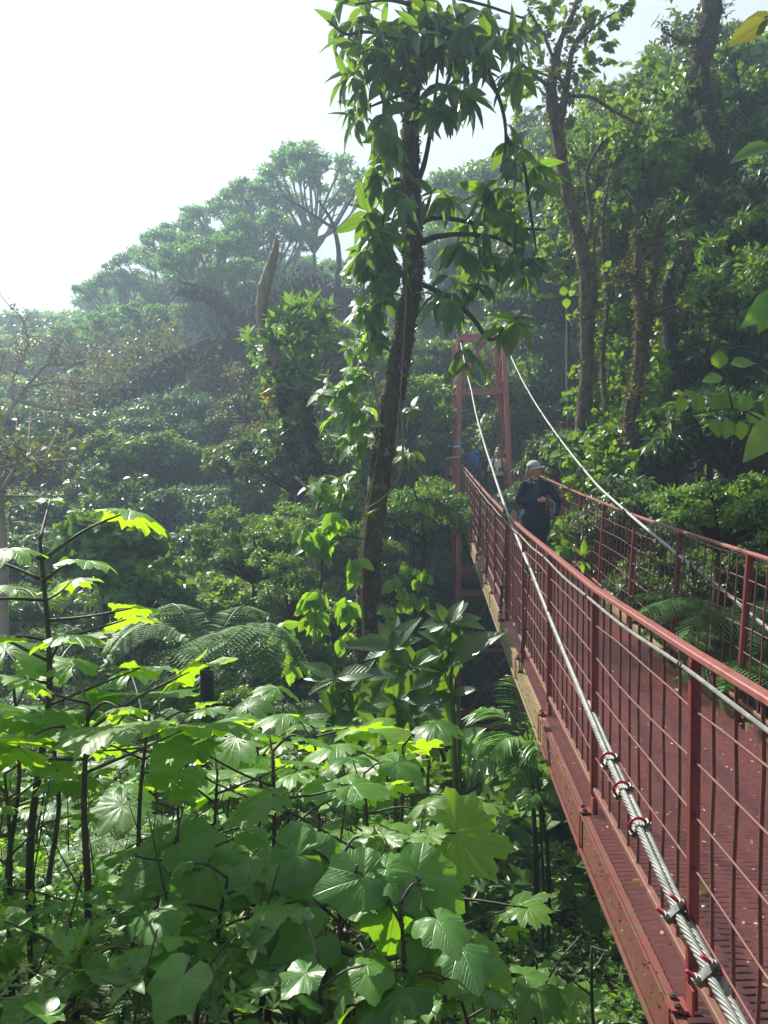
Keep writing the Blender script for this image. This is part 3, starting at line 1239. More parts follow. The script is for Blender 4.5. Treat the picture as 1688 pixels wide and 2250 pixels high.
ARCH = {}
for key, kind, mat, nl, size, tm, sd in (
        ('dome_mid', 'dome', 'lf_mid', 6000, 0.092, T_TINY, 1), ('dome_dark', 'dome', 'lf_dark', 6500, 0.092, T_TINY, 2),
        ('dome_pale', 'dome', 'lf_pale', 4200, 0.110, T_TINY, 3), ('umb_a', 'umbrella', 'lf_ridge', 9000, 0.050, T_TINY, 4),
        ('umb_b', 'umbrella', 'lf_ridge', 8000, 0.054, T_TINY, 5), ('loose_olive', 'loose', 'lf_olive', 3800, 0.070, T_TINY, 6),
        ('loose_lime', 'loose', 'lf_lime', 1500, 0.13, T_ROUND, 7), ('loose_mid', 'loose', 'lf_canopy', 2600, 0.13, T_LANCE2, 8),
        ('col_dark', 'column', 'lf_dark', 9000, 0.105, T_LANCE2, 9), ('col_mid', 'column', 'lf_mid', 8000, 0.105, T_LANCE2, 10),
        ('dome_broad', 'dome', 'lf_canopy', 3000, 0.155, T_ROUND, 12), ('dome_small', 'dome', 'lf_canopy', 8500, 0.070, T_TINY, 13),
        ('dome_glossy', 'dome', 'lf_dark', 4200, 0.135, T_LANCE2, 14), ('dome_blue', 'dome', 'lf_blue', 5200, 0.10, T_LANCE2, 15)):
    f, l, b = arch_crown(sd, kind, M[mat], nl, size, tm)
    l.materials.append(M['barkdark'] if kind != 'umbrella' else M['lf_twig'])
    ARCH[key] = (f, l, b)
TRK = {k: arch_trunk(i + 3, M[k]) for i, k in enumerate(('bark', 'barkdark', 'barkpale'))}
FR_N = [0]


def forest_tree(key, px, py, d, r, label, group, cat='tree', name='forest_tree', rz=None, sz=1.0, trunk='barkdark', tr=None):
    """px, py: centre of the crown; d distance; r crown radius in metres"""
    rg = random.Random(int(px * 7 + py * 13 + d * 101))
    c = W(px, py, d)
    f, l, b = ARCH[key]
    g = float(terr(c[0], c[1])) - 0.3
    cb = c[2] + b[2] * r * sz
    if g > cb - 0.4:
        g = cb - 0.4
    t = thing(name, (c[0], c[1], g), label, cat, group)
    rz = rg.random() * 6.283 if rz is None else rz
    o = link_mesh('crown', f, t, True)
    o.location = (0, 0, c[2] - g)
    o.rotation_euler = (0, 0, rz)
    o.scale = (r, r, r * sz)
    q = link_mesh('limbs', l, t, True)
    q.location = o.location
    q.rotation_euler = (0, 0, rz)
    q.scale = (r, r, r * sz)
    k = link_mesh('trunk', TRK[trunk], t, True)
    k.location = (0, 0, 0)
    tr = tr or 0.045 * r + 0.03
    k.scale = (tr, tr, cb - g)
    k.rotation_euler = (0, 0, rz)
    return t


# skyline of the left ridge in the photograph
SIL = [(-200, 690), (0, 695), (120, 705), (185, 705), (200, 680), (260, 650), (330, 590), (400, 540), (460, 480), (520, 465), (560, 440), (620, 400), (690, 385), (760, 430), (830, 450), (940, 400), (1000, 300), (1100, 290), (1200, 260)]


def sil(px):
    return float(np.interp(px, [a for a, _ in SIL], [b for _, b in SIL]))


LOOK = {'dome_mid': 'mid green rounded', 'dome_dark': 'dark rounded', 'dome_small': 'fine-leaved rounded', 'dome_pale': 'pale rounded', 'umb_a': 'flat-topped', 'umb_b': 'flat-topped',
        'loose_olive': 'thin olive', 'dome_blue': 'bluish rounded', 'dome_glossy': 'glossy dark', 'loose_mid': 'loose open', 'col_dark': 'tall dark drooping', 'col_mid': 'tall green drooping', 'dome_broad': 'broad-leaved', 'loose_lime': 'lime green'}


def side_word(px, marks):
    for lim, w in marks:
        if px < lim:
            return w
    return marks[-1][1]


def far_ridge():
    rg = random.Random(5)
    G = 'trees massed on the far misty hillside'
    L = 'hazy green tree among many alike on the far hillside beyond the ravine'
    rows = [(72, 0, -180, 330, 48, 5.0), (62, 45, -150, 500, 52, 4.6), (56, 60, -120, 760, 60, 4.2), (50, 125, -150, 900, 66, 4.0), (45, 190, -150, 960, 78, 3.7), (40, 250, -160, 1000, 84, 3.4), (35, 320, -160, 1100, 90, 3.0)]
    for d, dy, x0, x1, st, r in rows:
        px = x0
        while px < x1:
            rr = r * rg.uniform(0.75, 1.15)
            base = sil(px) + 0.35 * max(0, 690 - sil(px)) * (dy > 0)
            if d <= 45:
                base = 690 + (sil(px) - 690) * 0.45
            py = base + dy + rr / d * 1690 * 0.5 + rg.uniform(-12, 18)
            key = rg.choice(['umb_a', 'umb_b', 'umb_a', 'dome_mid'] if d > 48 else ['dome_mid', 'dome_small', 'umb_b', 'dome_dark', 'dome_pale', 'loose_olive'])
            if py < 1010:
                rw = 'skyline' if d > 58 else 'upper' if d > 48 else 'middle' if d > 38 else 'lower'
                wh = side_word(px, ((150, 'at the left edge'), (400, 'left of the ridge shoulder'), (650, 'below the ridge top'), (9999, 'behind the tall trunk')))
                L = '%s tree, %s band of the far hillside, %s' % (LOOK[key], rw, wh)
                forest_tree(key, px, py, d, rr, L, L.replace('tree', 'trees') + ' (alike)', trunk='barkdark')
            px += st * rg.uniform(0.75, 1.25)
    # the stepped umbrella crowns on the shoulder of the ridge, each on its own
    G2 = 'umbrella-crowned trees stepping up the ridge'
    for px, py, d, r, lab in (
            (690, 425, 46, 4.3, 'large flat-topped umbrella tree standing highest on the ridge, its limbs bare below'),
            (560, 470, 48, 3.2, 'umbrella tree on the ridge just left of the highest flat-topped one'),
            (485, 500, 50, 2.8, 'small round umbrella crown against white sky halfway up the ridge'),
            (590, 545, 44, 3.2, 'green umbrella crown behind the tip of the bare dead snag'),
            (420, 560, 50, 3.4, 'bright green umbrella crown breaking the skyline left of centre ridge'),
            (350, 600, 52, 3.2, 'umbrella crown on the skyline above the long mossy limb'),
            (470, 600, 42, 3.6, 'broad layered umbrella crown below the ridge skyline'),
            (540, 645, 40, 2.8, 'pale green umbrella crown right above the dark mossy tree'),
            (265, 660, 52, 3.3, 'low umbrella crown where the ridge skyline drops to the left'),
            (300, 720, 42, 2.6, 'bright flat crown low on the left shoulder of the ridge'),
            (185, 745, 48, 2.2, 'small bushy green crown at the foot of the ridge skyline')):
        forest_tree('umb_a' if int(px) % 2 else 'umb_b', px, py, d, r, lab, G2, name='umbrella_tree', sz=1.15, trunk='barkdark', tr=0.14 if px == 690 else None)


far_ridge()


def left_middle():
    rg = random.Random(8)
    G = 'shrubby trees filling the left of the ravine'
    L = 'grey-green leafy shrub among many alike on the shaded slope left of the trunk'
    for d, y0, y1, st, r in ((30, 880, 930, 80, 2.3), (26, 960, 1010, 85, 2.0), (22, 1040, 1100, 95, 1.8), (18.5, 1150, 1200, 110, 1.5), (15.5, 1270, 1330, 120, 1.3), (13, 1390, 1440, 130, 1.15), (11, 1500, 1560, 140, 1.0)):
        px = -160
        while px < (990 if d > 23 else 930 - r / d * 1690):
            rr = r * rg.uniform(0.75, 1.2)
            py = rg.uniform(y0, y1) + rr / d * 1690 * 0.4
            key = rg.choice(['dome_mid', 'dome_dark', 'dome_small', 'dome_glossy', 'loose_mid', 'dome_blue', 'dome_blue'])
            rw = {30: 'highest', 26: 'upper', 22: 'middle', 18.5: 'lower', 15.5: 'low', 13: 'near', 11: 'nearest'}[d]
            wh = side_word(px, ((200, 'at the left edge'), (450, 'above the tree fern'), (700, 'below the dead snag'), (9999, 'behind the tall trunk')))
            L = '%s shrub, %s row of the ravine, %s' % (LOOK[key], rw, wh)
            forest_tree(key, px, py, d, rr, L, L.replace('shrub', 'shrubs') + ' (alike)', 'shrub', 'ravine_shrub')
            px += st * rg.uniform(0.8, 1.25)
    for key, px, py, d, r, lab in (
            ('dome_pale', 250, 1010, 24, 1.6, 'sunlit pale green rounded shrub in the middle of the left slope'),
            ('dome_pale', 360, 1005, 24.5, 1.5, 'pale yellow-green shrub right of the rounded sunlit one on the left slope'),
            ('dome_pale', 510, 1010, 22, 1.0, 'small pale upright shrub below the mossy hanging limbs'),
            ('dome_broad', 230, 1210, 13, 1.25, 'broad-leaved grey-green shrub behind the tall foreground stem'),
            ('dome_broad', 330, 1290, 12.5, 0.9, 'low broad-leaved shrub just above the tree fern'),
            ('loose_olive', 600, 960, 22, 1.5, 'olive and yellow thin shrub below the dead snag'),
            ('loose_olive', 540, 890, 24, 1.2, 'rusty yellow-leaved shrub left of the dead snag trunk'),
            ('dome_mid', 700, 780, 25, 2.2, 'leafy mid green tree between the snag and the tall climbing-plant trunk'),
            ('dome_glossy', 640, 1010, 18, 1.5, 'dark glossy shrub at the foot of the dead snag'),
            ('dome_small', 560, 1200, 14, 1.3, 'fine-leaved dark shrub left of the tall trunk above the tree fern'),
            ('col_mid', 640, 1230, 12.5, 0.75, 'upright leafy climber-covered stem left of the tall trunk'),
            ('dome_small', 930, 1130, 17, 1.5, 'fine pale-topped tree crown between the tall trunk and the red tower'),
            ('dome_mid', 900, 900, 22, 1.7, 'sunlit leafy tree behind the tall trunk, left of the red tower'),
            ('dome_small', 940, 800, 27, 2.2, 'yellow-green tree top just left of the tower head'),
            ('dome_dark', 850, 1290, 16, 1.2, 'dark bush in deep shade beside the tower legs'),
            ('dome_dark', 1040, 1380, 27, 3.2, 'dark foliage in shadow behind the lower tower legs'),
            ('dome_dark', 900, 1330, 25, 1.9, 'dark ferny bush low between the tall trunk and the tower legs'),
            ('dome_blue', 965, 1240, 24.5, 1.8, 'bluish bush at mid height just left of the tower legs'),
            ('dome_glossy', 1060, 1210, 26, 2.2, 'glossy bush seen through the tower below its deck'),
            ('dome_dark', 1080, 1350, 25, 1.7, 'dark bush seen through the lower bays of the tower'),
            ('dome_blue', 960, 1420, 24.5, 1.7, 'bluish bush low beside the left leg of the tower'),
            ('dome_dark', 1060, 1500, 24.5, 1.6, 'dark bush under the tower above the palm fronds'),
            ('dome_glossy', 890, 1450, 22, 1.5, 'glossy dark bush in the ravine right of the tall trunk foot'),
            ('dome_broad', 1230, 1720, 9.5, 1.1, 'broad-leaved bush in shade under the bridge stringer'),
            ('dome_broad', 1080, 1760, 10.5, 1.1, 'lobed-leaf bush behind the slim palm trunk')):
        forest_tree(key, px, py, d, r, lab, 'leafy shrubs of the ravine', 'shrub', 'shrub')


left_middle()


def right_wall():
    rg = random.Random(21)
    G = 'trees massed on the right bank'
    L = 'leafy tree among many alike in the dense forest wall right of the bridge'
    rows = [
        (38, 1050, 1750, 100, 380, 1050, 3.4), (31, 1120, 1800, 100, 420, 1000, 2.8), (26, 1180, 1850, 95, 180, 1080, 2.4)]
    for d, x0, x1, st, ya, yb, r in rows:
        y = ya
        while y < yb:
            px = x0 + max(0, 560 - y) * 0.85
            while px < x1:
                rr = r * rg.uniform(0.8, 1.2)
                key = rg.choice(['dome_mid', 'dome_dark', 'dome_small', 'dome_glossy', 'col_dark', 'col_mid', 'dome_broad', 'loose_mid'])
                rw = 'top' if y < 400 else 'upper' if y < 640 else 'middle' if y < 860 else 'low'
                wh = side_word(px, ((1280, 'right of the tower'), (1430, 'behind the forked trunk'), (1580, 'behind the mossy stem'), (9999, 'near the right edge')))
                L = '%s tree, %s part of the %s forest wall, %s' % (LOOK[key], rw, 'distant' if d > 33 else 'middle' if d > 28 else 'nearer', wh)
                forest_tree(key, px, y + rg.uniform(-30, 30), d, rr, L, L.replace('tree', 'trees') + ' (alike)', trunk='bark')
                px += st * rg.uniform(1.0, 1.7) * (rr / r)
            y += st * 1.35
    P = [
        ('dome_small', 1050, 440, 40, 3.6, 'hazy tall tree crown behind the leaning trunks, above the tower'),
        ('dome_small', 1030, 560, 36, 3.0, 'grey hazy crown just above the tower head'),
        ('dome_dark', 1170, 620, 30, 2.4, 'shaded crown right of the tower head behind the hanging branch'),
        ('col_dark', 1190, 900, 24, 2.0, 'dark green tree with drooping leaves directly right of the tower'),
        ('col_dark', 1140, 870, 27, 1.9, 'dark drooping-leaved tree seen between the tower and the right cable'),
        ('dome_small', 1640, 240, 17, 2.6, 'dark small-leaved crown high against the right edge'),
        ('dome_small', 1560, 420, 18, 2.4, 'glittering small-leaved crown in the upper right'),
        ('dome_dark', 1650, 560, 16, 2.2, 'dark crown on the right edge below the highest one'),
        ('dome_dark', 1530, 700, 17, 2.0, 'dark small-leaved tree right of the forked mossy trunks'),
        ('dome_glossy', 1640, 830, 14, 1.8, 'black-green glossy bush behind the bright round leaves at the right edge'),
        ('dome_small', 1500, 330, 19, 1.8, 'small-leaved crown beside the gap of sky at the top right'),
        ('col_dark', 1720, 700, 15, 2.4, 'dark tall leafy column at the extreme right edge'),
        ('loose_mid', 1350, 380, 17, 1.7, 'loose broad-leaved crown right of the tall right-hand trunk'),
        ('loose_lime', 1400, 350, 16, 1.1, 'light green round-leaved branch crown beside the sky gap'),
        ('loose_mid', 1400, 520, 17, 1.5, 'loose leafy crown around the top of the mossy forked stem'),
        ('loose_lime', 1340, 690, 17, 1.2, 'yellow-green round-leaved sapling beside the tall right trunk'),
        ('loose_lime', 1500, 640, 15, 1.0, 'lime-leaved sapling right of the forked mossy stems'),
        ('loose_lime', 1560, 760, 14, 1.1, 'lime-leaved sapling in front of the dark crowns on the right'),
        ('loose_lime', 1250, 560, 19, 1.0, 'light green sapling top left of the tall right trunk'),
        ('loose_lime', 1480, 900, 13.2, .9, 'bright sapling leaves around the thick dark shaded stem'),
        ('loose_lime', 1310, 440, 17.5, 1.1, 'yellow-green loose crown high between the forked trunk and mossy stem'),
        ('loose_mid', 1600, 640, 13.5, 1.2, 'loose glossy-leaved crown low on the upper right'),
        ('loose_lime', 1650, 480, 14.5, 1.0, 'pale green loose leaves against the dark right-hand crowns'),
        ('loose_lime', 1330, 1060, 12.6, .75, 'bright low sapling just above the right railing'),
        ('loose_lime', 1340, 870, 16, 1.0, 'bright green sapling between the two right-hand trunks'),
        ('dome_broad', 1340, 1010, 14, 1.3, 'broad-leaved shrub below the tall right trunk above the railing'),
        ('dome_broad', 1460, 960, 14, 1.3, 'broad-leaved shrub around the dark right-hand stem'),
        ('dome_glossy', 1250, 1010, 17, 1.2, 'glossy climbing shrub left of the tall right trunk'),
        ('dome_glossy', 1380, 1140, 11.5, 1.1, 'glossy broad-leaved bush just behind the right railing'),
        ('dome_broad', 1290, 1190, 13, 1.0, 'leafy bush behind the right railing beyond the woman'),
        ('dome_small', 1580, 1130, 8.2, 0.78, 'rounded fine-leaved bush with yellowish tips right of the cable'),
        ('dome_small', 1700, 1130, 8.0, 0.80, 'fine-leaved yellow-tipped bush on the right edge beside the rounded one'),
        ('dome_dark', 1500, 1260, 10, 1.1, 'dark bush in shade behind the middle of the right railing'),
        ('dome_dark', 1640, 1290, 8.5, 0.8, 'shaded low bush behind the tree fern by the railing'),
        ('dome_dark', 1350, 1290, 12, 0.9, 'low dark bush behind the right railing posts'),
        ('dome_dark', 1200, 1090, 18, 1.1, 'dark bush behind the railing right of the tower leg'),
        ('dome_glossy', 1600, 950, 12, 1.3, 'dark glossy bush behind the large pale leaf'),
        ('dome_glossy', 1330, 540, 23, 2.0, 'mid-distance glossy crown behind the tall right trunk')]
    for key, px, py, d, r, lab in P:
        forest_tree(key, px, py, d, r, lab, 'leafy trees and shrubs of the right bank', 'tree' if d > 12 else 'shrub', 'bank_tree' if d > 12 else 'bank_shrub', trunk='bark')


right_wall()
# ------------------------------------------------------------------ tall trunk with climbing plants
def dpx(d, px):
    return px / _F * d


def sprig(pts, radii, mesh_b, rng, k=5):
    P = smooth_path(pts, k)
    mesh_b.tube(P, np.interp(np.linspace(0, 1, len(P)), np.linspace(0, 1, len(radii)), radii), 6, jit=0.05, rng=rng)
    return P


def hero_tree():
    rg = np.random.default_rng(77)
    D = 10.5
    base = W(818, 1880, D)
    base[2] = float(terr(base[0], base[1])) - 0.3
    t = thing('tall_trunk_tree', base, 'tall mossy trunk in the middle of the picture with long drooping leaves', 'tree')
    px = [(818, 1880, .14), (812, 1700, .15), (805, 1560, .17), (803, 1440, .185), (808, 1300, .185), (822, 1150, .175), (848, 960, .175), (872, 830, .18), (893, 700, .165), (908, 610, .165), (906, 480, .165), (903, 350, .145), (905, 220, .135), (912, 60, .13), (918, -160, .12)]
    path = [W(a, b, D + 0.15 * math.sin(b / 200)) for a, b, _ in px]
    path[0][2] = base[2]
    m = MB()
    P = smooth_path(path, 14)
    rr = np.interp(np.arange(len(P)), np.arange(len(px)) * 14, [q[2] for q in px])

    m.tube(P, rr * .80, 26, jit=0.07, rng=rg)
    # burls and old scars
    for a, b, r in ((874, 420, .11), (900, 445, .08), (868, 860, .10), (830, 1090, .09), (785, 1350, .10), (905, 640, .08)):
        c = W(a, b, D - 0.08)
        m.ell(c, (r, r, r * 1.7), 10, 7)
    m.build('trunk', M['herobark'], t, smooth=True)
    # limbs
    limbs = [
        [(905, 500, 0), (960, 478, .1), (1040, 490, -.2), (1120, 500, -.4), (1200, 505, -.5)],
        [(912, 420, 0), (935, 350, .1), (950, 260, .1), (962, 160, .1), (968, 40, 0)],
        [(915, 60, 0), (985, 70, -.3), (1045, 110, -.5), (1095, 210, -.6), (1112, 300, -.7), (1098, 390, -.7)],
        [(910, 540, 0), (960, 520, -.3), (1030, 515, -.5), (1110, 530, -.6), (1170, 590, -.6)],
        [(890, 610, 0), (960, 640, -.5), (1030, 690, -.8), (1075, 745, -.9), (1105, 730, -1.), (1145, 715, -1.)],
        [(908, 120, 0), (860, 80, -.2), (800, 70, -.3), (760, 75, -.4), (720, 45, -.4)],
        [(905, 200, 0), (850, 220, -.2), (800, 240, -.3)],
        [(905, 320, 0), (860, 300, -.3), (810, 260, -.4)],
        [(905, 10, 0), (960, -10, -.3), (1060, 10, -.4), (1150, 40, -.5)],
        [(905, 10, 0), (850, 0, -.3), (780, 10, -.3)],
        [(1040, 490, -.2), (1055, 560, -.4), (1050, 640, -.5)],
        [(1112, 300, -.7), (1150, 360, -.8), (1165, 460, -.8), (1180, 560, -.8)]]
    m = MB()
    LP = []
    for li, L in enumerate(limbs):
        pts = [W(a, b, D + c) for a, b, c in L]
        LP.append(sprig(pts, [0.045 if li < 5 else 0.03, 0.012], m, rg))
    m.build('limb', M['barkdark'], t, smooth=True)
    # leaf whorls: px, py, spread, count, depth shift
    groups = [(912, 30, 130, 50, 0), (905, 110, 110, 44, 0), (850, 90, 70, 22, -.3), (800, 40, 50, 10, -.3), (825, 160, 65, 20, -.3), (835, 250, 55, 17, -.3), (830, 330, 42, 9, -.3),
              (960, 90, 80, 30, -.2), (1030, 90, 70, 20, -.4), (1105, 60, 55, 15, -.5), (1085, 120, 40, 9, -.5), (985, 190, 45, 12, -.3), (960, 240, 35, 7, -.2), (1010, 235, 40, 8, -.4),
              (845, 400, 55, 12, -.2), (835, 480, 55, 12, -.2), (815, 540, 45, 9, -.2), (850, 560, 40, 9, 0), (860, 650, 35, 6, 0.1),
              (1100, 350, 40, 8, -.7), (1110, 420, 55, 12, -.7), (1150, 480, 50, 10, -.7), (1090, 490, 60, 12, -.4), (1180, 560, 45, 7, -.8), (1040, 590, 55, 10, -.5), (1010, 540, 40, 7, -.4),
              (980, 620, 50, 9, -.5), (975, 660, 40, 7, -.7), (1028, 785, 16, 4, -.9), (1130, 715, 20, 4, -1.), (970, 430, 40, 6, -.2), (1130, 590, 40, 6, -.7), (1165, 370, 35, 6, -.8), (1150, 170, 40, 6, -.6)]
    C, A = [], []
    for a, b, s, n, dd in groups:
        for _ in range(max(3, int(n * (.44 if b < 260 else .56)))):
            q = rg.standard_normal(2) * s * 0.5
            C.append(W(a + q[0], b + q[1], D + dd + rg.standard_normal() * 0.35))
            v = np.array([q[0] / s * 1.2, rg.standard_normal() * 0.5 - 0.1, -q[1] / s * 0.8 + 0.15])
            A.append(unit(v + 0.001))
    p, d, q = whorls(rg, C, A, 6, 0.55, 0.75)
    q[:, 2] += 0.4
    me = leaves('foliage', T_LANCE, p, d, q, rg.uniform(0.26, 0.48, len(p)), M['lf_long'], None, rg, uv=True)
    link_mesh('foliage', me, t)
    # shoots hugging the left of the trunk and below
    groups = [(800, 600, 28, 8), (795, 680, 26, 7), (800, 770, 40, 9), (775, 830, 36, 9), (745, 870, 36, 9), (770, 900, 36, 9), (800, 950, 30, 8), (775, 985, 30, 7), (895, 1000, 14, 3), (900, 900, 14, 3), (820, 720, 30, 7), (700, 1080, 32, 7), (735, 1090, 32, 8), (765, 1070, 25, 6)]
    C, A = [], []
    for a, b, s, n in groups:
        for _ in range(n):
            q2 = rg.standard_normal(2) * s * 0.5
            C.append(W(a + q2[0], b + q2[1], D - 0.15 + rg.standard_normal() * 0.15))
            A.append(unit(np.array([-0.6 + rg.standard_normal() * 0.4, -0.4, 0.5])))
    p, d, q = whorls(rg, C, A, 4, 0.6, 0.7)
    cl = thing('climbing_plant', W(790, 1100, D - .1), 'bright leafy climber clinging to the left side of the tall middle trunk', 'climber')
    me = leaves('foliage', T_BROAD, p, d, q, rg.uniform(0.17, 0.30, len(p)), M['lf_climb'], None, rg, uv=True)
    link_mesh('foliage', me, cl)
    m = MB()
    for L in ([(800, 1420, -.2), (795, 1250, -.25), (812, 1100, -.22), (835, 950, -.25), (815, 800, -.25), (800, 650, -.2), (810, 500, -.2), (835, 440, -.2)],
              [(868, 1000, -.2), (880, 850, -.25), (890, 700, -.25), (893, 560, -.25), (880, 470, -.25), (880, 380, -.25)],
              [(820, 720, -.25), (828, 600, -.25), (840, 500, -.2), (870, 450, -.2)],
              [(880, 880, -.2), (885, 1000, -.25), (865, 1070, -.3), (800, 1120, -.35), (760, 1112, -.35)],
              [(650, 1050, -.1), (690, 1080, -.2), (745, 1078, -.3), (800, 1050, -.25)],
              [(895, 1000, -.1), (930, 1050, 0), (955, 1110, 0)]):
        sprig([W(a, b, D + c) for a, b, c in L], [0.022, 0.014, 0.008], m, rg)
    m.build('vine_stem', M['barkpale'], cl, smooth=True)
    # moss and small epiphytes on the bark
    n = 4200
    idx = rg.integers(20, len(P) - 5, n)
    a = rg.random(n) * 6.283
    r = rr[idx] * .80
    pos = P[idx] + np.stack([np.cos(a) * r, np.sin(a) * r, rg.uniform(-.07, .07, n)], 1)
    dr = np.stack([np.cos(a), np.sin(a), rg.uniform(-1.3, .4, n)], 1)
    me = leaves('moss', T_TINY, pos, dr, rg.standard_normal((n, 3)), rg.uniform(.015, .06, n), M['moss_bark'], None, rg)
    link_mesh('moss', me, t)


M['lf_climb'] = leafmat('climber_leaf', (0.050, 0.14, 0.022), (0.12, 0.24, 0.03), (0.42, 0.75, 0.03), 0.45, 0.38, 'pin', 0.5)
M['moss_bark'] = leafmat('bark_moss', (0.07, 0.075, 0.02), (0.20, 0.17, 0.05), (0.22, 0.2, 0.03), 0.2, 0.85)
hero_tree()


def hanging_vine(name, lab, paths, groups, D, mat, tm, size, k=3, rad=0.012):
    rg = np.random.default_rng(len(groups) * 13 + int(groups[0][0]))
    t = thing(name, W(paths[0][0][0], paths[0][0][1], D), lab, 'vine')
    m = MB()
    for L in paths:
        sprig([W(a, b, D) for a, b in L], [rad, rad * 0.5], m, rg)
    m.build('vine_stem', M['barkdark'], t, smooth=True)
    C, A = [], []
    for a, b, s, n in groups:
        for _ in range(n):
            q2 = rg.standard_normal(2) * s * 0.5
            C.append(W(a + q2[0], b + q2[1], D + rg.standard_normal() * 0.08))
            A.append(unit(np.array([rg.standard_normal() * 0.6, -0.5, -0.1])))
    p, d, q = whorls(rg, C, A, k, 0.5, 0.9)
    link_mesh('foliage', leaves('foliage', tm, p, d, q, rg.uniform(size * .7, size * 1.2, len(p)), mat, None, rg, uv=True), t)


hanging_vine('hanging_vine', 'limp yellow-green leaves hanging from a thin vine left of the tall trunk',
             [[(800, 1185), (760, 1180), (715, 1210), (705, 1280), (700, 1370), (680, 1415), (640, 1410)], [(745, 1100), (740, 1150), (700, 1190)]],
             [(680, 1175, 26, 7), (715, 1190, 22, 6), (740, 1140, 22, 5), (690, 1310, 26, 7), (700, 1350, 24, 6), (625, 1375, 22, 5), (640, 1450, 22, 5), (765, 1330, 16, 4), (760, 1400, 16, 4), (775, 1240, 12, 3)], 9.6, M['lf_climb'], T_BROAD, 0.24)
hanging_vine('hanging_vine', 'sparse round-leaved vine right of the tall trunk in front of the dark valley',
             [[(905, 1060), (925, 1130), (935, 1200), (940, 1270), (900, 1330)]],
             [(935, 1110, 14, 2), (925, 1260, 24, 5), (870, 1280, 22, 4), (895, 1300, 22, 4), (860, 1350, 16, 4), (930, 1310, 20, 3)], 9.4, M['lf_climb'], T_ROUND, 0.15)
hanging_vine('hanging_vine', 'dark climber cloaking the thin leaning stem just left of the tall trunk',
             [[(815, 760), (832, 690), (845, 600), (840, 520), (850, 430)], [(860, 640), (845, 560), (870, 460)]],
             [(845, 560, 30, 14), (840, 620, 26, 12), (828, 690, 20, 8), (850, 500, 26, 9)], 10.2, M['lf_canopy'], T_BROAD, 0.22, 4, 0.03)


def snag():
    rg = np.random.default_rng(5)
    D = 17.0
    base = W(690, 1160, D)
    base[2] = float(terr(base[0], base[1])) - 0.3
    t = thing('dead_snag', base, 'bare broken-topped dead trunk curving up out of an epiphyte mass, left of the tall trunk', 'tree')
    px = [(700, 1900, .22), (690, 1160, .20), (678, 1040, .20), (665, 960, .22), (645, 880, .22), (612, 800, .19), (590, 750, .15), (576, 690, .13), (580, 640, .13), (594, 590, .12), (606, 545, .07), (609, 515, .012)]
    path = [W(a, b, D) for a, b, _ in px]
    m = MB()
    P = smooth_path(path, 7)
    rr = np.interp(np.arange(len(P)), np.arange(len(px)) * 7, [q[2] for q in px])
    m.tube(P, rr, 14, jit=0.08, rng=rg)
    m.build('trunk', M['barkpale'], t, smooth=True)
    C, A = [], []
    for a, b, s, n in ((650, 705, 50, 24), (630, 730, 36, 12), (690, 690, 40, 16), (556, 748, 20, 6), (640, 770, 50, 24), (650, 850, 45, 22), (625, 830, 35, 12), (665, 920, 35, 14), (700, 730, 30, 8), (690, 1000, 22, 5)):
        for _ in range(n):
            q2 = rg.standard_normal(2) * s * 0.5
            C.append(W(a + q2[0], b + q2[1], D + rg.standard_normal() * 0.4))
            A.append(unit(np.array([q2[0] / s, rg.standard_normal() * .4 - .2, 0.7 - q2[1] / s])))
    p, d, q = whorls(rg, C, A, 7, 0.9, 0.1)
    e = thing('epiphyte_bush', W(645, 800, D), 'leafy epiphyte bush of upright rosettes growing on the bent dead snag', 'plant')
    link_mesh('foliage', leaves('foliage', T_LANCE2, p, d, q, rg.uniform(0.26, 0.42, len(p)), M['lf_mid2'], None, rg), e)
    n = 2500
    idx = rg.integers(6, 34, n)
    a = rg.random(n) * 6.283
    pos = P[idx] + np.stack([np.cos(a) * .25, np.sin(a) * .25, rg.uniform(-.3, .3, n)], 1)
    dr = np.stack([np.cos(a), np.sin(a), rg.uniform(-1.8, .2, n)], 1)
    link_mesh('hanging_roots', leaves('hanging_roots', T_TINY, pos, dr, rg.standard_normal((n, 3)), rg.uniform(.05, .2, n), M['moss_dark'], None, rg), e)
    # orange bract
    p = np.array([W(585, 845, D - .3)] * 3)
    o = link_mesh('orange_leaf', leaves('orange_leaf', T_BROAD, p, [(0.1, 0, -1), (-.2, .1, -1), (.3, -.1, -.9)], [(0, -1, 0)] * 3, [.45, .3, .3], M['lf_orange'], None, rg, uv=True), e)


M['lf_mid2'] = leafmat('rosette_leaf', (0.045, 0.12, 0.03), (0.10, 0.20, 0.05), (0.25, 0.48, 0.04), 0.35, 0.42, None, 0.4)
M['moss_dark'] = leafmat('dark_hanging_moss', (0.014, 0.014, 0.011), (0.045, 0.038, 0.022), (0.06, 0.05, 0.03), 0.12, 0.9)
M['lf_orange'] = leafmat('orange_leaf', (0.5, 0.25, 0.02), (0.7, 0.32, 0.03), (0.9, 0.5, 0.03), 0.4, 0.5)
snag()


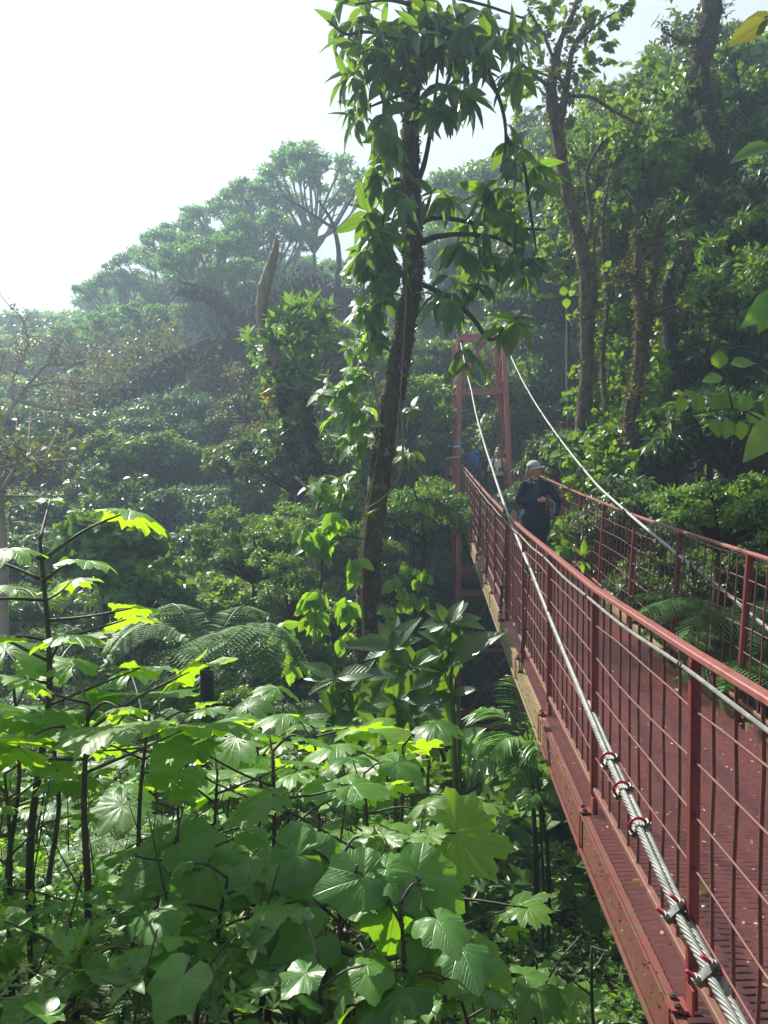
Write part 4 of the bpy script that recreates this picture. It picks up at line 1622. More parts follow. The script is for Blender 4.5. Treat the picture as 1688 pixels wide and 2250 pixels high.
def mossy_tree():
    """the dark tree with a long limb reaching left, shaggy with moss"""
    rg = np.random.default_rng(15)
    D = 32.0
    base = W(560, 1000, D)
    base[2] = float(terr(base[0], base[1])) - 0.3
    t = thing('mossy_tree', base, 'dark old tree shaggy with hanging moss, its long limb sloping down to the left', 'tree')
    m = MB()
    LP = []
    for L, r in (([(570, 1250), (560, 1000), (548, 860), (540, 760), (500, 720)], (.4, .35)),
                 ([(545, 780), (480, 745), (400, 775), (330, 810), (250, 850), (180, 890)], (.20, .05)),
                 ([(500, 745), (420, 790), (350, 830), (270, 880), (210, 905)], (.14, .04)),
                 ([(540, 760), (560, 690), (620, 640), (700, 610)], (.26, .1)),
                 ([(600, 660), (680, 650), (760, 640), (820, 660)], (.24, .12)),
                 ([(540, 760), (520, 690), (470, 640), (400, 620)], (.2, .06)),
                 ([(470, 745), (465, 800), (462, 870)], (.1, .03)),
                 ([(740, 640), (745, 560), (730, 490), (700, 440)], (.15, .05)),
                 ([(735, 500), (765, 450), (780, 420)], (.07, .03)), ([(730, 500), (670, 460), (620, 430)], (.07, .02))):
        LP.append((sprig([W(a, b, D + rg.uniform(-.3, .3)) for a, b in L], r, m, rg, 8), r))
    m.build('trunk', M['barkdark'], t, smooth=True)
    P, Dr, S = [], [], []
    for k, (Q, r) in enumerate(LP):
        if k in (7, 8, 9):
            continue
        for q in Q[2:]:
            n = 60 if k in (3, 4, 0) else 26
            o = rg.standard_normal((n, 3)) * np.array([.5, .5, .30]) * (1.15 if k in (3, 4) else 0.42)
            o[:, 2] -= .25
            P.append(q + o)
    P = np.concatenate(P)
    n = len(P)
    Dr = rg.standard_normal((n, 3)) * .5
    Dr[:, 2] -= 1.1
    link_mesh('hanging_moss', leaves('hanging_moss', T_TINY, P, Dr, rg.standard_normal((n, 3)), rg.uniform(.10, .36, n), M['moss_dark'], None, rg), t)
    P = []
    for a, b, s, n in ((470, 820, 45, 700), (440, 850, 35, 400), (520, 840, 40, 500), (300, 790, 60, 500), (230, 830, 60, 500), (360, 760, 60, 400), (160, 870, 50, 350)):
        q = rg.standard_normal((n, 2)) * s * .5
        P += [W(a + i, b + j, D + rg.standard_normal() * .6) for i, j in q]
    P = np.array(P)
    n = len(P)
    link_mesh('foliage', leaves('foliage', T_TINY, P, rg.standard_normal((n, 3)), rg.standard_normal((n, 3)) + [0, 0, 1], rg.uniform(.12, .3, n), M['lf_olive'], None, rg), t)


mossy_tree()


def twiggy_tree(px0, py0, D, limbs, lab, seed, n_tw=260, leafn=900):
    rg = np.random.default_rng(seed)
    base = W(px0, py0, D)
    base[2] = float(terr(base[0], base[1])) - 0.3
    t = thing('bare_tree', base, lab, 'tree')
    m = MB()
    tips = []
    for L, r0, r1 in limbs:
        Q = sprig([W(a, b, D + rg.uniform(-.4, .4)) for a, b in L], (r0, r1), m, rg, 6)
        tips += list(Q[len(Q) // 3:])
    m.tube([base, W(px0, py0, D)], limbs[0][1] * 1.1, 8)
    tips = np.array(tips)
    E = []
    for _ in range(n_tw):
        a = tips[rg.integers(len(tips))]
        d = unit(rg.standard_normal(3) * [1, 1, .5] + [0, 0, .45])
        L = rg.uniform(.4, 1.3)
        b = a + d * L * .5 + rg.standard_normal(3) * .08
        c = a + d * L + rg.standard_normal(3) * .2
        m.tube([a, b, c], [.022, .014, .006], 4)
        E += [b, c, (b + c) / 2]
    m.build('trunk', M['twig_pale'], t, smooth=True)
    E = np.array(E)
    P = E[rg.integers(0, len(E), leafn)] + rg.standard_normal((leafn, 3)) * .18
    link_mesh('foliage', leaves('foliage', T_TINY, P, rg.standard_normal((leafn, 3)), rg.standard_normal((leafn, 3)) + [0, 0, .8], rg.uniform(.08, .2, leafn), M['lf_olive'], None, rg), t)


M['twig_pale'] = plain('pale_twig', (0.26, 0.21, 0.15), (0.40, 0.33, 0.24), 0.9, 4, 0, 0.4, 20)
twiggy_tree(-20, 1000, 27, [([(-30, 1010), (10, 920), (60, 850), (110, 790), (150, 730)], .13, .02), ([(30, 890), (30, 830), (60, 760), (50, 700)], .06, .015), ([(60, 850), (130, 840), (190, 860), (260, 850)], .06, .015), ([(0, 930), (-10, 850), (10, 780)], .12, .03), ([(100, 800), (160, 800), (220, 780)], .08, .02), ([(40, 880), (120, 900), (200, 900)], .08, .02)],
            'nearly leafless pale tree with a tangle of thin branches at the left edge', 31)
twiggy_tree(5, 1170, 14, [([(4, 1250), (1, 1150), (-4, 1060), (-20, 980)], .09, .06), ([(4, 1080), (40, 1020), (70, 1010)], .04, .02)],
            'grey trunk cut by the left edge below the nearly leafless pale tree', 32, 40, 300)
twiggy_tree(400, 700, 45, [([(420, 760), (470, 700), (520, 640), (560, 600)], .12, .04), ([(470, 700), (430, 660), (400, 640)], .08, .03), ([(520, 640), (600, 600), (660, 560)], .08, .03), ([(640, 600), (660, 540), (640, 500)], .1, .03), ([(300, 800), (350, 760), (420, 740)], .08, .03), ([(200, 790), (260, 760), (330, 750)], .08, .03)],
            'brownish leafless twigs of a tree on the ridge slope behind the snag', 33, 420, 700)


# ------------------------------------------------------------------ slim trunks of the right bank
def stem_tree(name, lab, pts, D, mat, forks=(), leafs=(), lm='lf_canopy', tm=T_LANCE2, size=.2, moss=900, cat='tree', k=5, droop=.4):
    rg = np.random.default_rng(int(pts[0][0]))
    a0 = W(pts[0][0], pts[0][1], D)
    base = a0.copy()
    base[2] = min(a0[2], float(terr(a0[0], a0[1]))) - 0.2
    t = thing(name, base, lab, cat)
    m = MB()
    path = [base] + [W(a, b, D) for a, b, _ in pts]
    P = smooth_path(path, 7)
    rr = np.interp(np.arange(len(P)), np.arange(len(path)) * 7, [pts[0][2]] + [q[2] for q in pts])
    m.tube(P, rr, 12, jit=0.09, rng=rg)
    PP, RR = [P], [rr]
    for L in forks:
        Q = smooth_path([W(a, b, D + (c[0] if c else 0)) for a, b, _, *c in L], 7)
        r2 = np.interp(np.arange(len(Q)), np.arange(len(L)) * 7, [q[2] for q in L])
        m.tube(Q, r2, 9, jit=0.09, rng=rg)
        PP.append(Q), RR.append(r2)
    m.build('trunk', mat, t, smooth=True)
    if moss:
        P = np.concatenate(PP)
        rr = np.concatenate(RR)
        idx = rg.integers(0, len(P), moss)
        a = rg.random(moss) * 6.283
        pos = P[idx] + np.stack([np.cos(a) * rr[idx], np.sin(a) * rr[idx], rg.uniform(-.15, .15, moss)], 1)
        dr = np.stack([np.cos(a), np.sin(a), rg.uniform(-1.3, .5, moss)], 1)
        link_mesh('moss', leaves('moss', T_TINY, pos, dr, rg.standard_normal((moss, 3)), rg.uniform(.03, .11, moss), M['moss_bark'], None, rg), t)
    if leafs:
        C, A = [], []
        for a, b, s, n in leafs:
            for _ in range(n):
                q2 = rg.standard_normal(2) * s * .5
                C.append(W(a + q2[0], b + q2[1], D + rg.standard_normal() * s / 1690 * D * .5))
                A.append(unit(np.array([q2[0] / s, rg.standard_normal() * .5 - .2, 0.3 - q2[1] / s])))
        p, d, q = whorls(rg, C, A, k, .5, droop)
        link_mesh('foliage', leaves('foliage', tm, p, d, q, rg.uniform(size * .6, size * 1.25, len(p)), M[lm], None, rg, uv=True), t)
    return t


stem_tree('forked_trunk_tree', 'tall forked mossy trunk right of the tower with round backlit leaves against the sky',
          [(1272, 1060, .15), (1278, 950, .13), (1290, 820, .135), (1290, 700, .135), (1288, 600, .13), (1272, 520, .125), (1252, 440, .115), (1235, 360, .11), (1226, 290, .12), (1215, 240, .12), (1212, 190, .10), (1222, 140, .09)], 14.5, M['bark'],
          [[(1228, 280, .09), (1240, 220, .07), (1250, 160, .06), (1262, 100, .05), (1300, 50, .03)], [(1216, 160, .08), (1232, 90, .06), (1255, 40, .05), (1275, -20, .04), (1290, -80, .03)],
           [(1245, 210, .04), (1300, 215, .035), (1350, 245, .03), (1400, 270, .02)], [(1280, 560, .05), (1300, 480, .045), (1290, 380, .04), (1330, 300, .03)],
           [(1215, 200, .04), (1170, 160, .03), (1130, 130, .02)], [(1262, 100, .03), (1330, 40, .02), (1380, 20, .01)],
           [(1245, 210, .03), (1200, 90, .03), (1160, 20, .02)], [(1300, 730, .04), (1310, 640, .04), (1305, 560, .03), (1318, 470, .02)]],
          [(1180, 60, 50, 14), (1150, 130, 45, 8), (1200, 20, 60, 14), (1300, 10, 60, 16), (1350, 40, 50, 12), (1330, 110, 45, 9), (1240, 90, 50, 10), (1290, 160, 50, 10), (1340, 190, 40, 9), (1390, 180, 50, 12), (1420, 150, 24, 5), (1170, 200, 40, 9), (1130, 230, 30, 6), (1400, 240, 50, 12), (1360, 300, 50, 10), (1270, 250, 35, 5), (1440, 210, 26, 4), (1360, 70, 30, 5), (1380, 20, 22, 4)],
          'lf_backlit', T_ROUND, .15, 2200)

stem_tree('mossy_tree', 'upright mossy stem carrying the red bromeliad, right of the tall forked trunk',
          [(1380, 1100, .11), (1384, 980, .11), (1390, 900, .13), (1398, 850, .10), (1405, 780, .085), (1408, 700, .075), (1404, 620, .075), (1404, 540, .07), (1402, 515, .05)], 13.0, M['bark'],
          [[(1408, 800, .06), (1425, 720, .06), (1432, 640, .06), (1445, 560, .055), (1447, 500, .04), (1470, 440, .03)], [(1430, 690, .05), (1480, 690, .045), (1540, 695, .04), (1600, 685, .03)], [(1350, 605, .03), (1380, 605, .03), (1404, 620, .04)]],
          [(1440, 500, 30, 5), (1470, 440, 40, 8), (1540, 690, 40, 4)], 'lf_canopy', T_LANCE2, .16, 2600)
stem_tree('dark_stem_tree', 'thick dark shaded stem right of the mossy bromeliad stem',
          [(1462, 1110, .13), (1470, 1000, .12), (1478, 880, .13), (1476, 780, .14), (1472, 700, .12), (1468, 620, .08), (1500, 560, .05)], 13.5, M['barkdark'],
          [[(1425, 1100, .06), (1440, 1020, .06), (1460, 960, .07)], [(1478, 860, .06), (1530, 800, .05), (1590, 730, .03)]], [(1500, 560, 50, 8), (1590, 730, 40, 6)], 'lf_canopy', T_LANCE2, .18, 900)
stem_tree('slender_stem', 'thin vine-hung stem between the tall forked trunk and the mossy stem',
          [(1330, 1090, .05), (1335, 950, .05), (1325, 800, .045), (1335, 650, .04), (1325, 500, .035), (1340, 380, .02)], 15.0, M['bark'], [[(1330, 700, .03), (1360, 610, .02), (1390, 560, .015)]], [(1340, 600, 60, 9), (1350, 450, 60, 10), (1320, 760, 40, 6)], 'lf_backlit', T_ROUND, .14, 900)
stem_tree('slender_stem', 'thin bare stem slanting up between dark crowns near the right edge',
          [(1560, 1050, .05), (1555, 900, .05), (1575, 760, .045), (1560, 620, .04), (1585, 480, .03)], 14.5, M['bark'], [[(1570, 740, .03), (1620, 690, .02), (1680, 660, .015)], [(1560, 620, .03), (1520, 560, .02), (1500, 480, .015)]], [(1560, 560, 60, 9), (1640, 680, 50, 7), (1510, 500, 40, 6)], 'lf_canopy', T_LANCE2, .16, 900)
stem_tree('leaning_trunk', 'hazy leaning bare trunk far behind the tower head curving up to the right',
          [(1000, 900, .35), (1020, 800, .34), (1060, 700, .33), (1100, 620, .30), (1130, 560, .28), (1150, 480, .22), (1180, 400, .16)], 34, M['barkdark'],
          [[(1090, 720, .2), (1120, 660, .2), (1170, 630, .18), (1230, 610, .15), (1290, 560, .1)], [(980, 1010, .2), (985, 900, .2), (1000, 800, .2), (1010, 720, .15)]], (), moss=0)
stem_tree('leaning_trunk', 'thin shaded trunk standing right behind the left legs of the tower',
          [(985, 1300, .2), (975, 1100, .2), (972, 950, .19), (985, 850, .18), (1000, 740, .15)], 27, M['barkdark'], (), (), moss=0)
stem_tree('high_limb_tree', 'thick mossy limb descending from the top right among small dark leaves',
          [(1600, 420, .12), (1590, 330, .14), (1555, 250, .14), (1540, 160, .17), (1555, 80, .2), (1570, -80, .24)], 15.5, M['barkdark'],
          [[(1545, 130, .1), (1525, 160, .09), (1518, 210, .06)], [(1590, 330, .06), (1620, 250, .05), (1690, 220, .05)], [(1555, 90, .05), (1500, 90, .03), (1460, 70, .02)]],
          [(1480, 60, 50, 14), (1460, 150, 50, 10), (1500, 20, 50, 12), (1620, 60, 70, 22), (1650, 150, 70, 26), (1600, 230, 60, 20), (1500, 190, 40, 10), (1660, 300, 70, 22), (1440, 100, 30, 6)], 'lf_dark', T_LANCE2, .17, 2500)


def broad_leaf_sprig(lab, paths, pts, D, mat, tm, seed, name='broad_leaf_sprig', cat='branch', up=0.7):
    """a bough with individually placed leaves: px, py, length px, direction in degrees (0 right, 90 up)"""
    rg = np.random.default_rng(seed)
    t = thing(name, W(paths[0][0][0], paths[0][0][1], D), lab, cat)
    m = MB()
    LP = []
    for L in paths:
        LP.append(sprig([W(a, b, D) for a, b in L], [0.012, 0.005], m, rg))
    LP = np.concatenate(LP)
    P, Dd, Nn, S = [], [], [], []
    for a, b, l, an in pts:
        P.append(W(a, b, D + rg.uniform(-.05, .05)))
        Dd.append((math.cos(R(an)), rg.uniform(-.35, .1), math.sin(R(an))))
        Nn.append((rg.uniform(-.3, .3), -0.75, up + rg.uniform(-.2, .2)))
        S.append(l / _F * D)
        q = LP[np.argmin(np.linalg.norm(LP - P[-1], axis=1))]
        m.tube([q, (q + P[-1]) / 2 + [0, 0, .01], P[-1]], [.004, .003, .002], 5)
    m.build('stem', M['stem'], t, smooth=True)
    link_mesh('foliage', leaves('foliage', tm, P, Dd, Nn, S, M[mat], None, rg, uv=True), t)
    return t


broad_leaf_sprig('spray of bright round backlit leaves reaching in from the right edge',
                 [[(1700, 940), (1640, 905), (1580, 900), (1500, 915), (1460, 925)], [(1610, 900), (1600, 850), (1590, 800)]],
                 [(1535, 905, 45, 100), (1570, 905, 48, 70), (1600, 910, 50, 95), (1625, 905, 45, 60), (1640, 925, 48, 20), (1655, 940, 50, -10), (1600, 920, 45, -100), (1560, 920, 45, -60), (1625, 925, 42, -80), (1580, 810, 42, 90), (1590, 830, 45, 180), (1605, 800, 50, 10), (1640, 905, 40, 100), (1530, 880, 35, 130), (1500, 905, 36, 100)],
                 7.5, 'lf_lime', T_ROUND, 3)
broad_leaf_sprig('little cluster of glowing yellow-green leaves on a twig left of the tall forked trunk',
                 [[(1270, 650), (1230, 655), (1190, 650)]], [(1220, 650, 24, 180), (1240, 650, 22, 100), (1245, 655, 22, -90), (1200, 650, 24, 175), (1262, 650, 20, 30)], 12.5, 'lf_lime', T_ROUND, 4)
broad_leaf_sprig('very large pale-veined leaf pointing down-left at the right edge',
                 [[(1720, 900), (1705, 925)]], [(1725, 915, 130, 222)], 6.0, 'lf_bigpale', T_BROAD, 5, 'giant_leaf_plant', 'plant', 0.2)
broad_leaf_sprig('green giant leaf cut by the right edge above the very large pale-veined leaf',
                 [[(1720, 860), (1710, 900)]], [(1720, 830, 95, 245), (1725, 600, 130, 255), (1730, 640, 120, 215), (1700, 320, 90, 190)], 6.5, 'lf_heart', T_BROAD, 6, 'giant_leaf_plant', 'plant', 0.4)
broad_leaf_sprig('large yellowing leaf hanging in the top right corner',
                 [[(1720, 25), (1680, 38)]], [(1688, 45, 85, 208), (1700, 40, 70, 190)], 7.0, 'lf_oldleaf', T_BROAD, 7, 'giant_leaf_plant', 'plant', -0.1)
broad_leaf_sprig('bright upright young leaves beside the deck edge behind the right railing',
                 [[(1280, 1235), (1278, 1215)]], [(1278, 1222, 42, 75), (1278, 1222, 32, 125), (1280, 1225, 26, 45), (1277, 1232, 30, -80), (1277, 1232, 26, -150), (1280, 1235, 26, -30)], 10.3, 'lf_lime', T_LANCE, 8, 'young_plant', 'plant')


def bromeliad(px, py, D, lab, size=.35, n=26, mat='lf_brom', up=1.0, name='bromeliad', seed=1):
    rg = np.random.default_rng(seed)
    c = W(px, py, D)
    t = thing(name, c, lab, 'plant')
    a = rg.random(n) * 6.283
    d = np.stack([np.cos(a), np.sin(a), up * rg.uniform(.2, 1.8, n)], 1)
    link_mesh('rosette', leaves('rosette', T_STRAP, np.repeat(c[None], n, 0), d, np.array([[0, 0, 1.0]] * n) - d * .1 + rg.standard_normal((n, 3)) * .05, size * rg.uniform(.6, 1.1, n), M[mat], None, rg, uv=True), t)


bromeliad(1393, 868, 12.7, 'red and orange star-shaped bromeliad perched on the mossy stem', .28, 30)
bromeliad(1470, 1085, 12.0, 'small reddish bromeliad low at the foot of the dark shaded stem', .22, 18, seed=2)
bromeliad(1232, 930, 13.5, 'tiny scarlet tufted flower just right of the right cable', .10, 14, 'lf_scarlet', seed=3, name='scarlet_flower')
bromeliad(1215, 165, 14.2, 'olive bromeliad tuft high in the fork of the tall right trunk', .3, 20, 'lf_olive', seed=4)
bromeliad(805, 1135, 10.0, 'small spiky green rosette on the side of the tall middle trunk', .2, 20, 'lf_lime', seed=5)
bromeliad(850, 760, 10.2, 'spiky rosette where the climber leaves the tall middle trunk', .25, 18, 'lf_olive', seed=6)
# ------------------------------------------------------------------ foreground plants
T_LOB = [fan_template('lobed', 53, 4, i) for i in range(8)]
T_HRT = [fan_template('heart', 41, 4, i + 9) for i in range(7)]


def multi_leaves(name, tmpls, P, D, Q, S, mat, rg, parent):
    """same as leaves() with several blade shapes mixed in one mesh"""
    P, D, Q, S = map(np.asarray, (P, D, Q, S))
    ok = trim(P, S)
    if ok.sum() < 2:
        ok[:2] = True
    P, D, Q, S = P[ok], D[ok], Q[ok], S[ok]
    k = rg.integers(0, len(tmpls), len(P))
    objs = []
    bm = bmesh.new()
    for i, t in enumerate(tmpls):
        s = k == i
        if not s.any():
            continue
        me = leaves(name, t, P[s], D[s], Q[s], S[s], mat, None, rg, uv=True)
        bm.from_mesh(me)
        bpy.data.meshes.remove(me)
    # insect holes and torn edges
    bm.faces.ensure_lookup_table()
    kill = [bm.faces[i] for i in np.nonzero(rg.random(len(bm.faces)) < 0.010)[0]]
    bmesh.ops.delete(bm, geom=kill, context='FACES_ONLY')
    me = bpy.data.meshes.new(name)
    bm.to_mesh(me)
    bm.free()
    me.materials.append(mat)
    return link_mesh(name, me, parent)


def big_leaf_plant(px, py, D, r, ls, n, lab, kind='lobed', seed=0, low=0.45, petiole=0.34, lean=0.0, mat=None, az0=None, stemmat='stem', group=None, name=None):
    rg = np.random.default_rng(seed + int(px) * 3 + int(py))
    top = W(px, py, D)
    bx = top[0] + lean + rg.uniform(-.04, .04)
    by = D + rg.uniform(-.05, .10)
    g = float(terr(bx, by)) - 0.05
    if top[2] < g + 0.25:
        top[2] = g + 0.25
    H = top[2] - g
    nm = name or ('lobed_leaf_shrub' if kind == 'lobed' else 'heart_leaf_shrub')
    t = thing(nm, (bx, by, g), lab, 'shrub', group)
    m = MB()
    path = [np.array([bx, by, g]), np.array([bx + (top[0] - bx) * .3 + rg.uniform(-.05, .05), by, g + H * .35]), np.array([bx + (top[0] - bx) * .7 + rg.uniform(-.045, .045), by + (D - by) * .6, g + H * .7]), top]
    S = smooth_path(path, 7)
    m.tube(S, np.linspace(r * 1.1, r * .42, len(S)), 9, jit=0.04, rng=rg)
    for f in np.arange(0.15, 1, 0.13):              # leaf scars round the stem
        i = int(f * (len(S) - 1))
        m.tube([S[i] - [0, 0, .006], S[i], S[i] + [0, 0, .006]], [r * (1.0 - .4 * f), r * 1.22 * (1 - .4 * f), r * (1 - .4 * f)], 9)
    P, Dd, Q, Z = [], [], [], []
    az = rg.random() * 6.28 if az0 is None else az0
    for i in range(n):
        f = 1 - (1 - low) * (i / max(1, n - 1)) ** 1.15
        if i == 0:
            f = 1.0
        c = S[min(len(S) - 1, int(f * (len(S) - 1)))]
        az += R(137.5) + rg.uniform(-.3, .3)
        o = np.array([math.cos(az), math.sin(az), 0])
        L = petiole * rg.uniform(.65, 1.2) * (0.55 if i < 2 else 1)
        rise = rg.uniform(.30, .75) if i < 3 else rg.uniform(.0, .55)
        e = c + o * L + np.array([0, 0, L * rise])
        mid = (c + e) / 2 + np.array([0, 0, .03 * rg.uniform(-.5, 1.5)])
        m.tube(smooth_path([c, mid, e], 4), np.linspace(r * .42, r * .22, 9), 6)
        s = ls * (.62 if kind == 'lobed' else .66) * rg.uniform(.6, 1.3) * (0.6 if i == 0 else 0.85 if i < 3 else 1)
        P.append(e)
        Dd.append(o * 1.0 + np.array([rg.uniform(-.3, .3), rg.uniform(-.3, .3), rg.uniform(-.38, .10)]))
        Q.append(np.array([rg.uniform(-.24, .24), rg.uniform(-.24, .24), 1.0]) + o * rg.uniform(-.1, .28))
        if kind == 'lobed' and rg.random() < .6 or rg.random() < .15:      # blades turned to the sun
            Q[-1] = np.array([0, 0, .9]) + np.array(sdir) * rg.uniform(.5, 1.5) + rg.standard_normal(3) * .12
            Dd[-1] = Dd[-1] + np.array([0, 0, .25])
        Z.append(s)
    m.build('stem', M[stemmat], t, smooth=True)
    multi_leaves('foliage', T_LOB if kind == 'lobed' else T_HRT, P, Dd, Q, Z, M[mat or ('lf_hero' if kind == 'lobed' else 'lf_heart')], rg, t)
    return t


def fg_line(px):
    return float(np.interp(px, [-100, 0, 120, 260, 330, 430, 560, 700, 800, 900, 980, 1040, 1150, 1300, 1400], [1250, 1290, 1260, 1380, 1500, 1560, 1570, 1560, 1600, 1640, 1740, 1860, 1900, 1930, 1990]))


def fl(px, D, kind):
    return '%s shrub filling the slope, %s, %s' % ('lobed-leaf' if kind == 'lobed' else 'rounded-leaf', 'near the camera' if D < 4 else 'a few steps down' if D < 6.5 else 'far down the slope',
                                                   side_word(px, ((200, 'at the left edge'), (450, 'below the tree fern'), (700, 'left of the tall trunk'), (950, 'below the tall trunk'), (9999, 'beside the bridge'))))


def foreground():
    F = [
        (88, 1185, 3.0, .0175, .26, 17, 'tallest dark-stemmed foreground shrub at the far left, its lobed leaves backlit above the others', 'lobed', 0.62, .34, -.05),
        (195, 1545, 2.85, .0165, .34, 10, 'dark-stemmed shrub with a very large glowing lobed leaf right of the tallest stem', 'lobed', 0.80, .40, -.04),
        (112, 1590, 3.3, .0150, .28, 8, 'straight dark stem standing close behind the tallest shrub on its right', 'lobed', 0.82, .34, -.03),
        (330, 1560, 3.3, .0135, .22, 9, 'thin-stemmed shrub with jagged light leaves below the tree fern', 'lobed', 0.75, .36, -.06),
        (478, 1700, 3.3, .0130, .24, 8, 'thin dark stem shrub with spreading jagged leaves left of the middle foreground', 'lobed', 0.72, .36, -.02),
        (400, 1640, 4.2, .0130, .25, 9, 'shrub with large lobed leaves half hidden behind the thin-stemmed ones', 'lobed', .5, .40, 0),
        (600, 1650, 3.1, .0150, .26, 9, 'dark-stemmed shrub with shiny three-pointed leaves in the middle foreground', 'heart', .5, .36, -.03),
        (690, 1600, 4.3, .0150, .42, 7, 'shrub with one huge flat lobed leaf catching light, below the tall trunk', 'lobed', 0.72, .40, -.05),
        (560, 1600, 4.6, .0140, .34, 8, 'jagged big-leaved shrub left of the one with the huge flat leaf', 'lobed', .6, .42, 0),
        (885, 1640, 4.2, .0140, .40, 7, 'shrub with a wide pale star-shaped leaf right of the tall trunk base', 'lobed', .55, .36, .02),
        (800, 1700, 3.5, .0130, .27, 8, 'shrub with pale pointed leaves in front of the tall trunk base', 'heart', .5, .36, 0),
        (905, 1860, 2.9, .0150, .22, 7, 'shrub with a long level leaf stalk reaching right toward the tower posts', 'lobed', .5, .50, -.06),
        (745, 1900, 2.5, .0150, .20, 8, 'thick leaning dark stem with rounded glossy leaves, lower middle', 'heart', 0.70, .28, -.12),
        (880, 1985, 2.3, .0120, .19, 7, 'bright heart-leaved plant nearest the camera right of the leaning stem', 'heart', .6, .20, -.04),
        (965, 2040, 2.3, .0110, .18, 6, 'heart-leaved plant at the lower right with one leaf shining pale green', 'heart', .6, .20, 0),
        (620, 1960, 2.6, .0120, .19, 8, 'glossy heart-leaved plant left of the leaning dark stem', 'heart', .5, .26, -.02),
        (500, 1930, 2.6, .0120, .20, 8, 'heart-leaved plant with a shiny three-pointed leaf, centre left foreground', 'heart', .5, .28, 0),
        (385, 1850, 2.7, .0120, .22, 8, 'green-stemmed plant with long pointed pale leaves between the dark stems', 'heart', .5, .30, 0),
        (300, 2040, 2.4, .0110, .18, 7, 'low heart-leaved plant at the foot of the second dark stem', 'heart', .5, .26, 0),
        (160, 2060, 2.3, .0110, .17, 7, 'low round-leaved plant at the bottom left between two dark stems', 'heart', .5, .24, 0),
        (30, 1500, 3.2, .0130, .30, 8, 'lobed shrub cut by the left edge in front of the tallest stem', 'lobed', .5, .34, 0),
        (10, 1700, 3.0, .0130, .22, 8, 'lobed shrub low on the left edge', 'lobed', .5, .34, 0),
        (700, 2110, 2.1, .0100, .16, 6, 'dark veined heart-leaved plant at the bottom middle', 'heart', .5, .2, 0),
        (420, 2120, 2.1, .0100, .17, 6, 'drooping heart-leaved plant at the bottom left of centre', 'heart', .5, .2, 0),
        (1180, 2110, 3.0, .0120, .24, 6, 'dull grey-green lobed plant beside the mossy deck edge', 'lobed', .5, .25, 0),
        (1300, 2080, 3.3, .0110, .20, 5, 'lobed plant half under the bridge deck edge', 'lobed', .5, .25, 0),
        (1000, 2150, 2.4, .0110, .16, 6, 'small heart-leaved plant along the bottom edge right of centre', 'heart', .5, .2, 0),
    ]
    for i, (px, py, D, r, ls, n, lab, kind, low, pet, lean) in enumerate(F):
        big_leaf_plant(px, py, D, r, ls, n, lab, kind, i, low, pet, lean)
    rg = random.Random(12)
    for i in range(84):
        D = 2.7 + 9.0 * rg.random() ** 1.3
        px = rg.uniform(-160, 1420)
        if px > 1050 + 90 * (D > 5) + 60 * (D > 8):
            if rg.random() < .5:
                continue
        x = (px - 844) / 1690 * D
        if x > rail_x(D) - .35 or (D < 9 and x > .15 and rg.random() < .5):
            continue
        g = float(terr(x, D))
        top = g + rg.uniform(.30, 1.0) * (1.6 if D > 5 else 1)
        py = 1085 + (Z0 - top) / D * 1690
        lim = fg_line(px) + rg.uniform(10, 160)
        if px > 1000:
            py = max(py, lim)
        py = max(py, lim)
        if (D < 4.8 and px < 520) or (D < 4.8 and px < 760 and rg.random() < .75) or (px > 980 and D < 7):
            continue
        kind = 'lobed' if rg.random() < (.62 if D > 3.8 else .12) else 'heart'
        big_leaf_plant(px, py, D, .010, rg.uniform(.15, .27) * (1 if D < 5 else 1.15), rg.randint(7, 11),
                       fl(px, D, kind), kind, 100 + i, .25, .28, 0, group=fl(px, D, kind).replace('shrub', 'shrubs') + ' (alike)')


foreground()


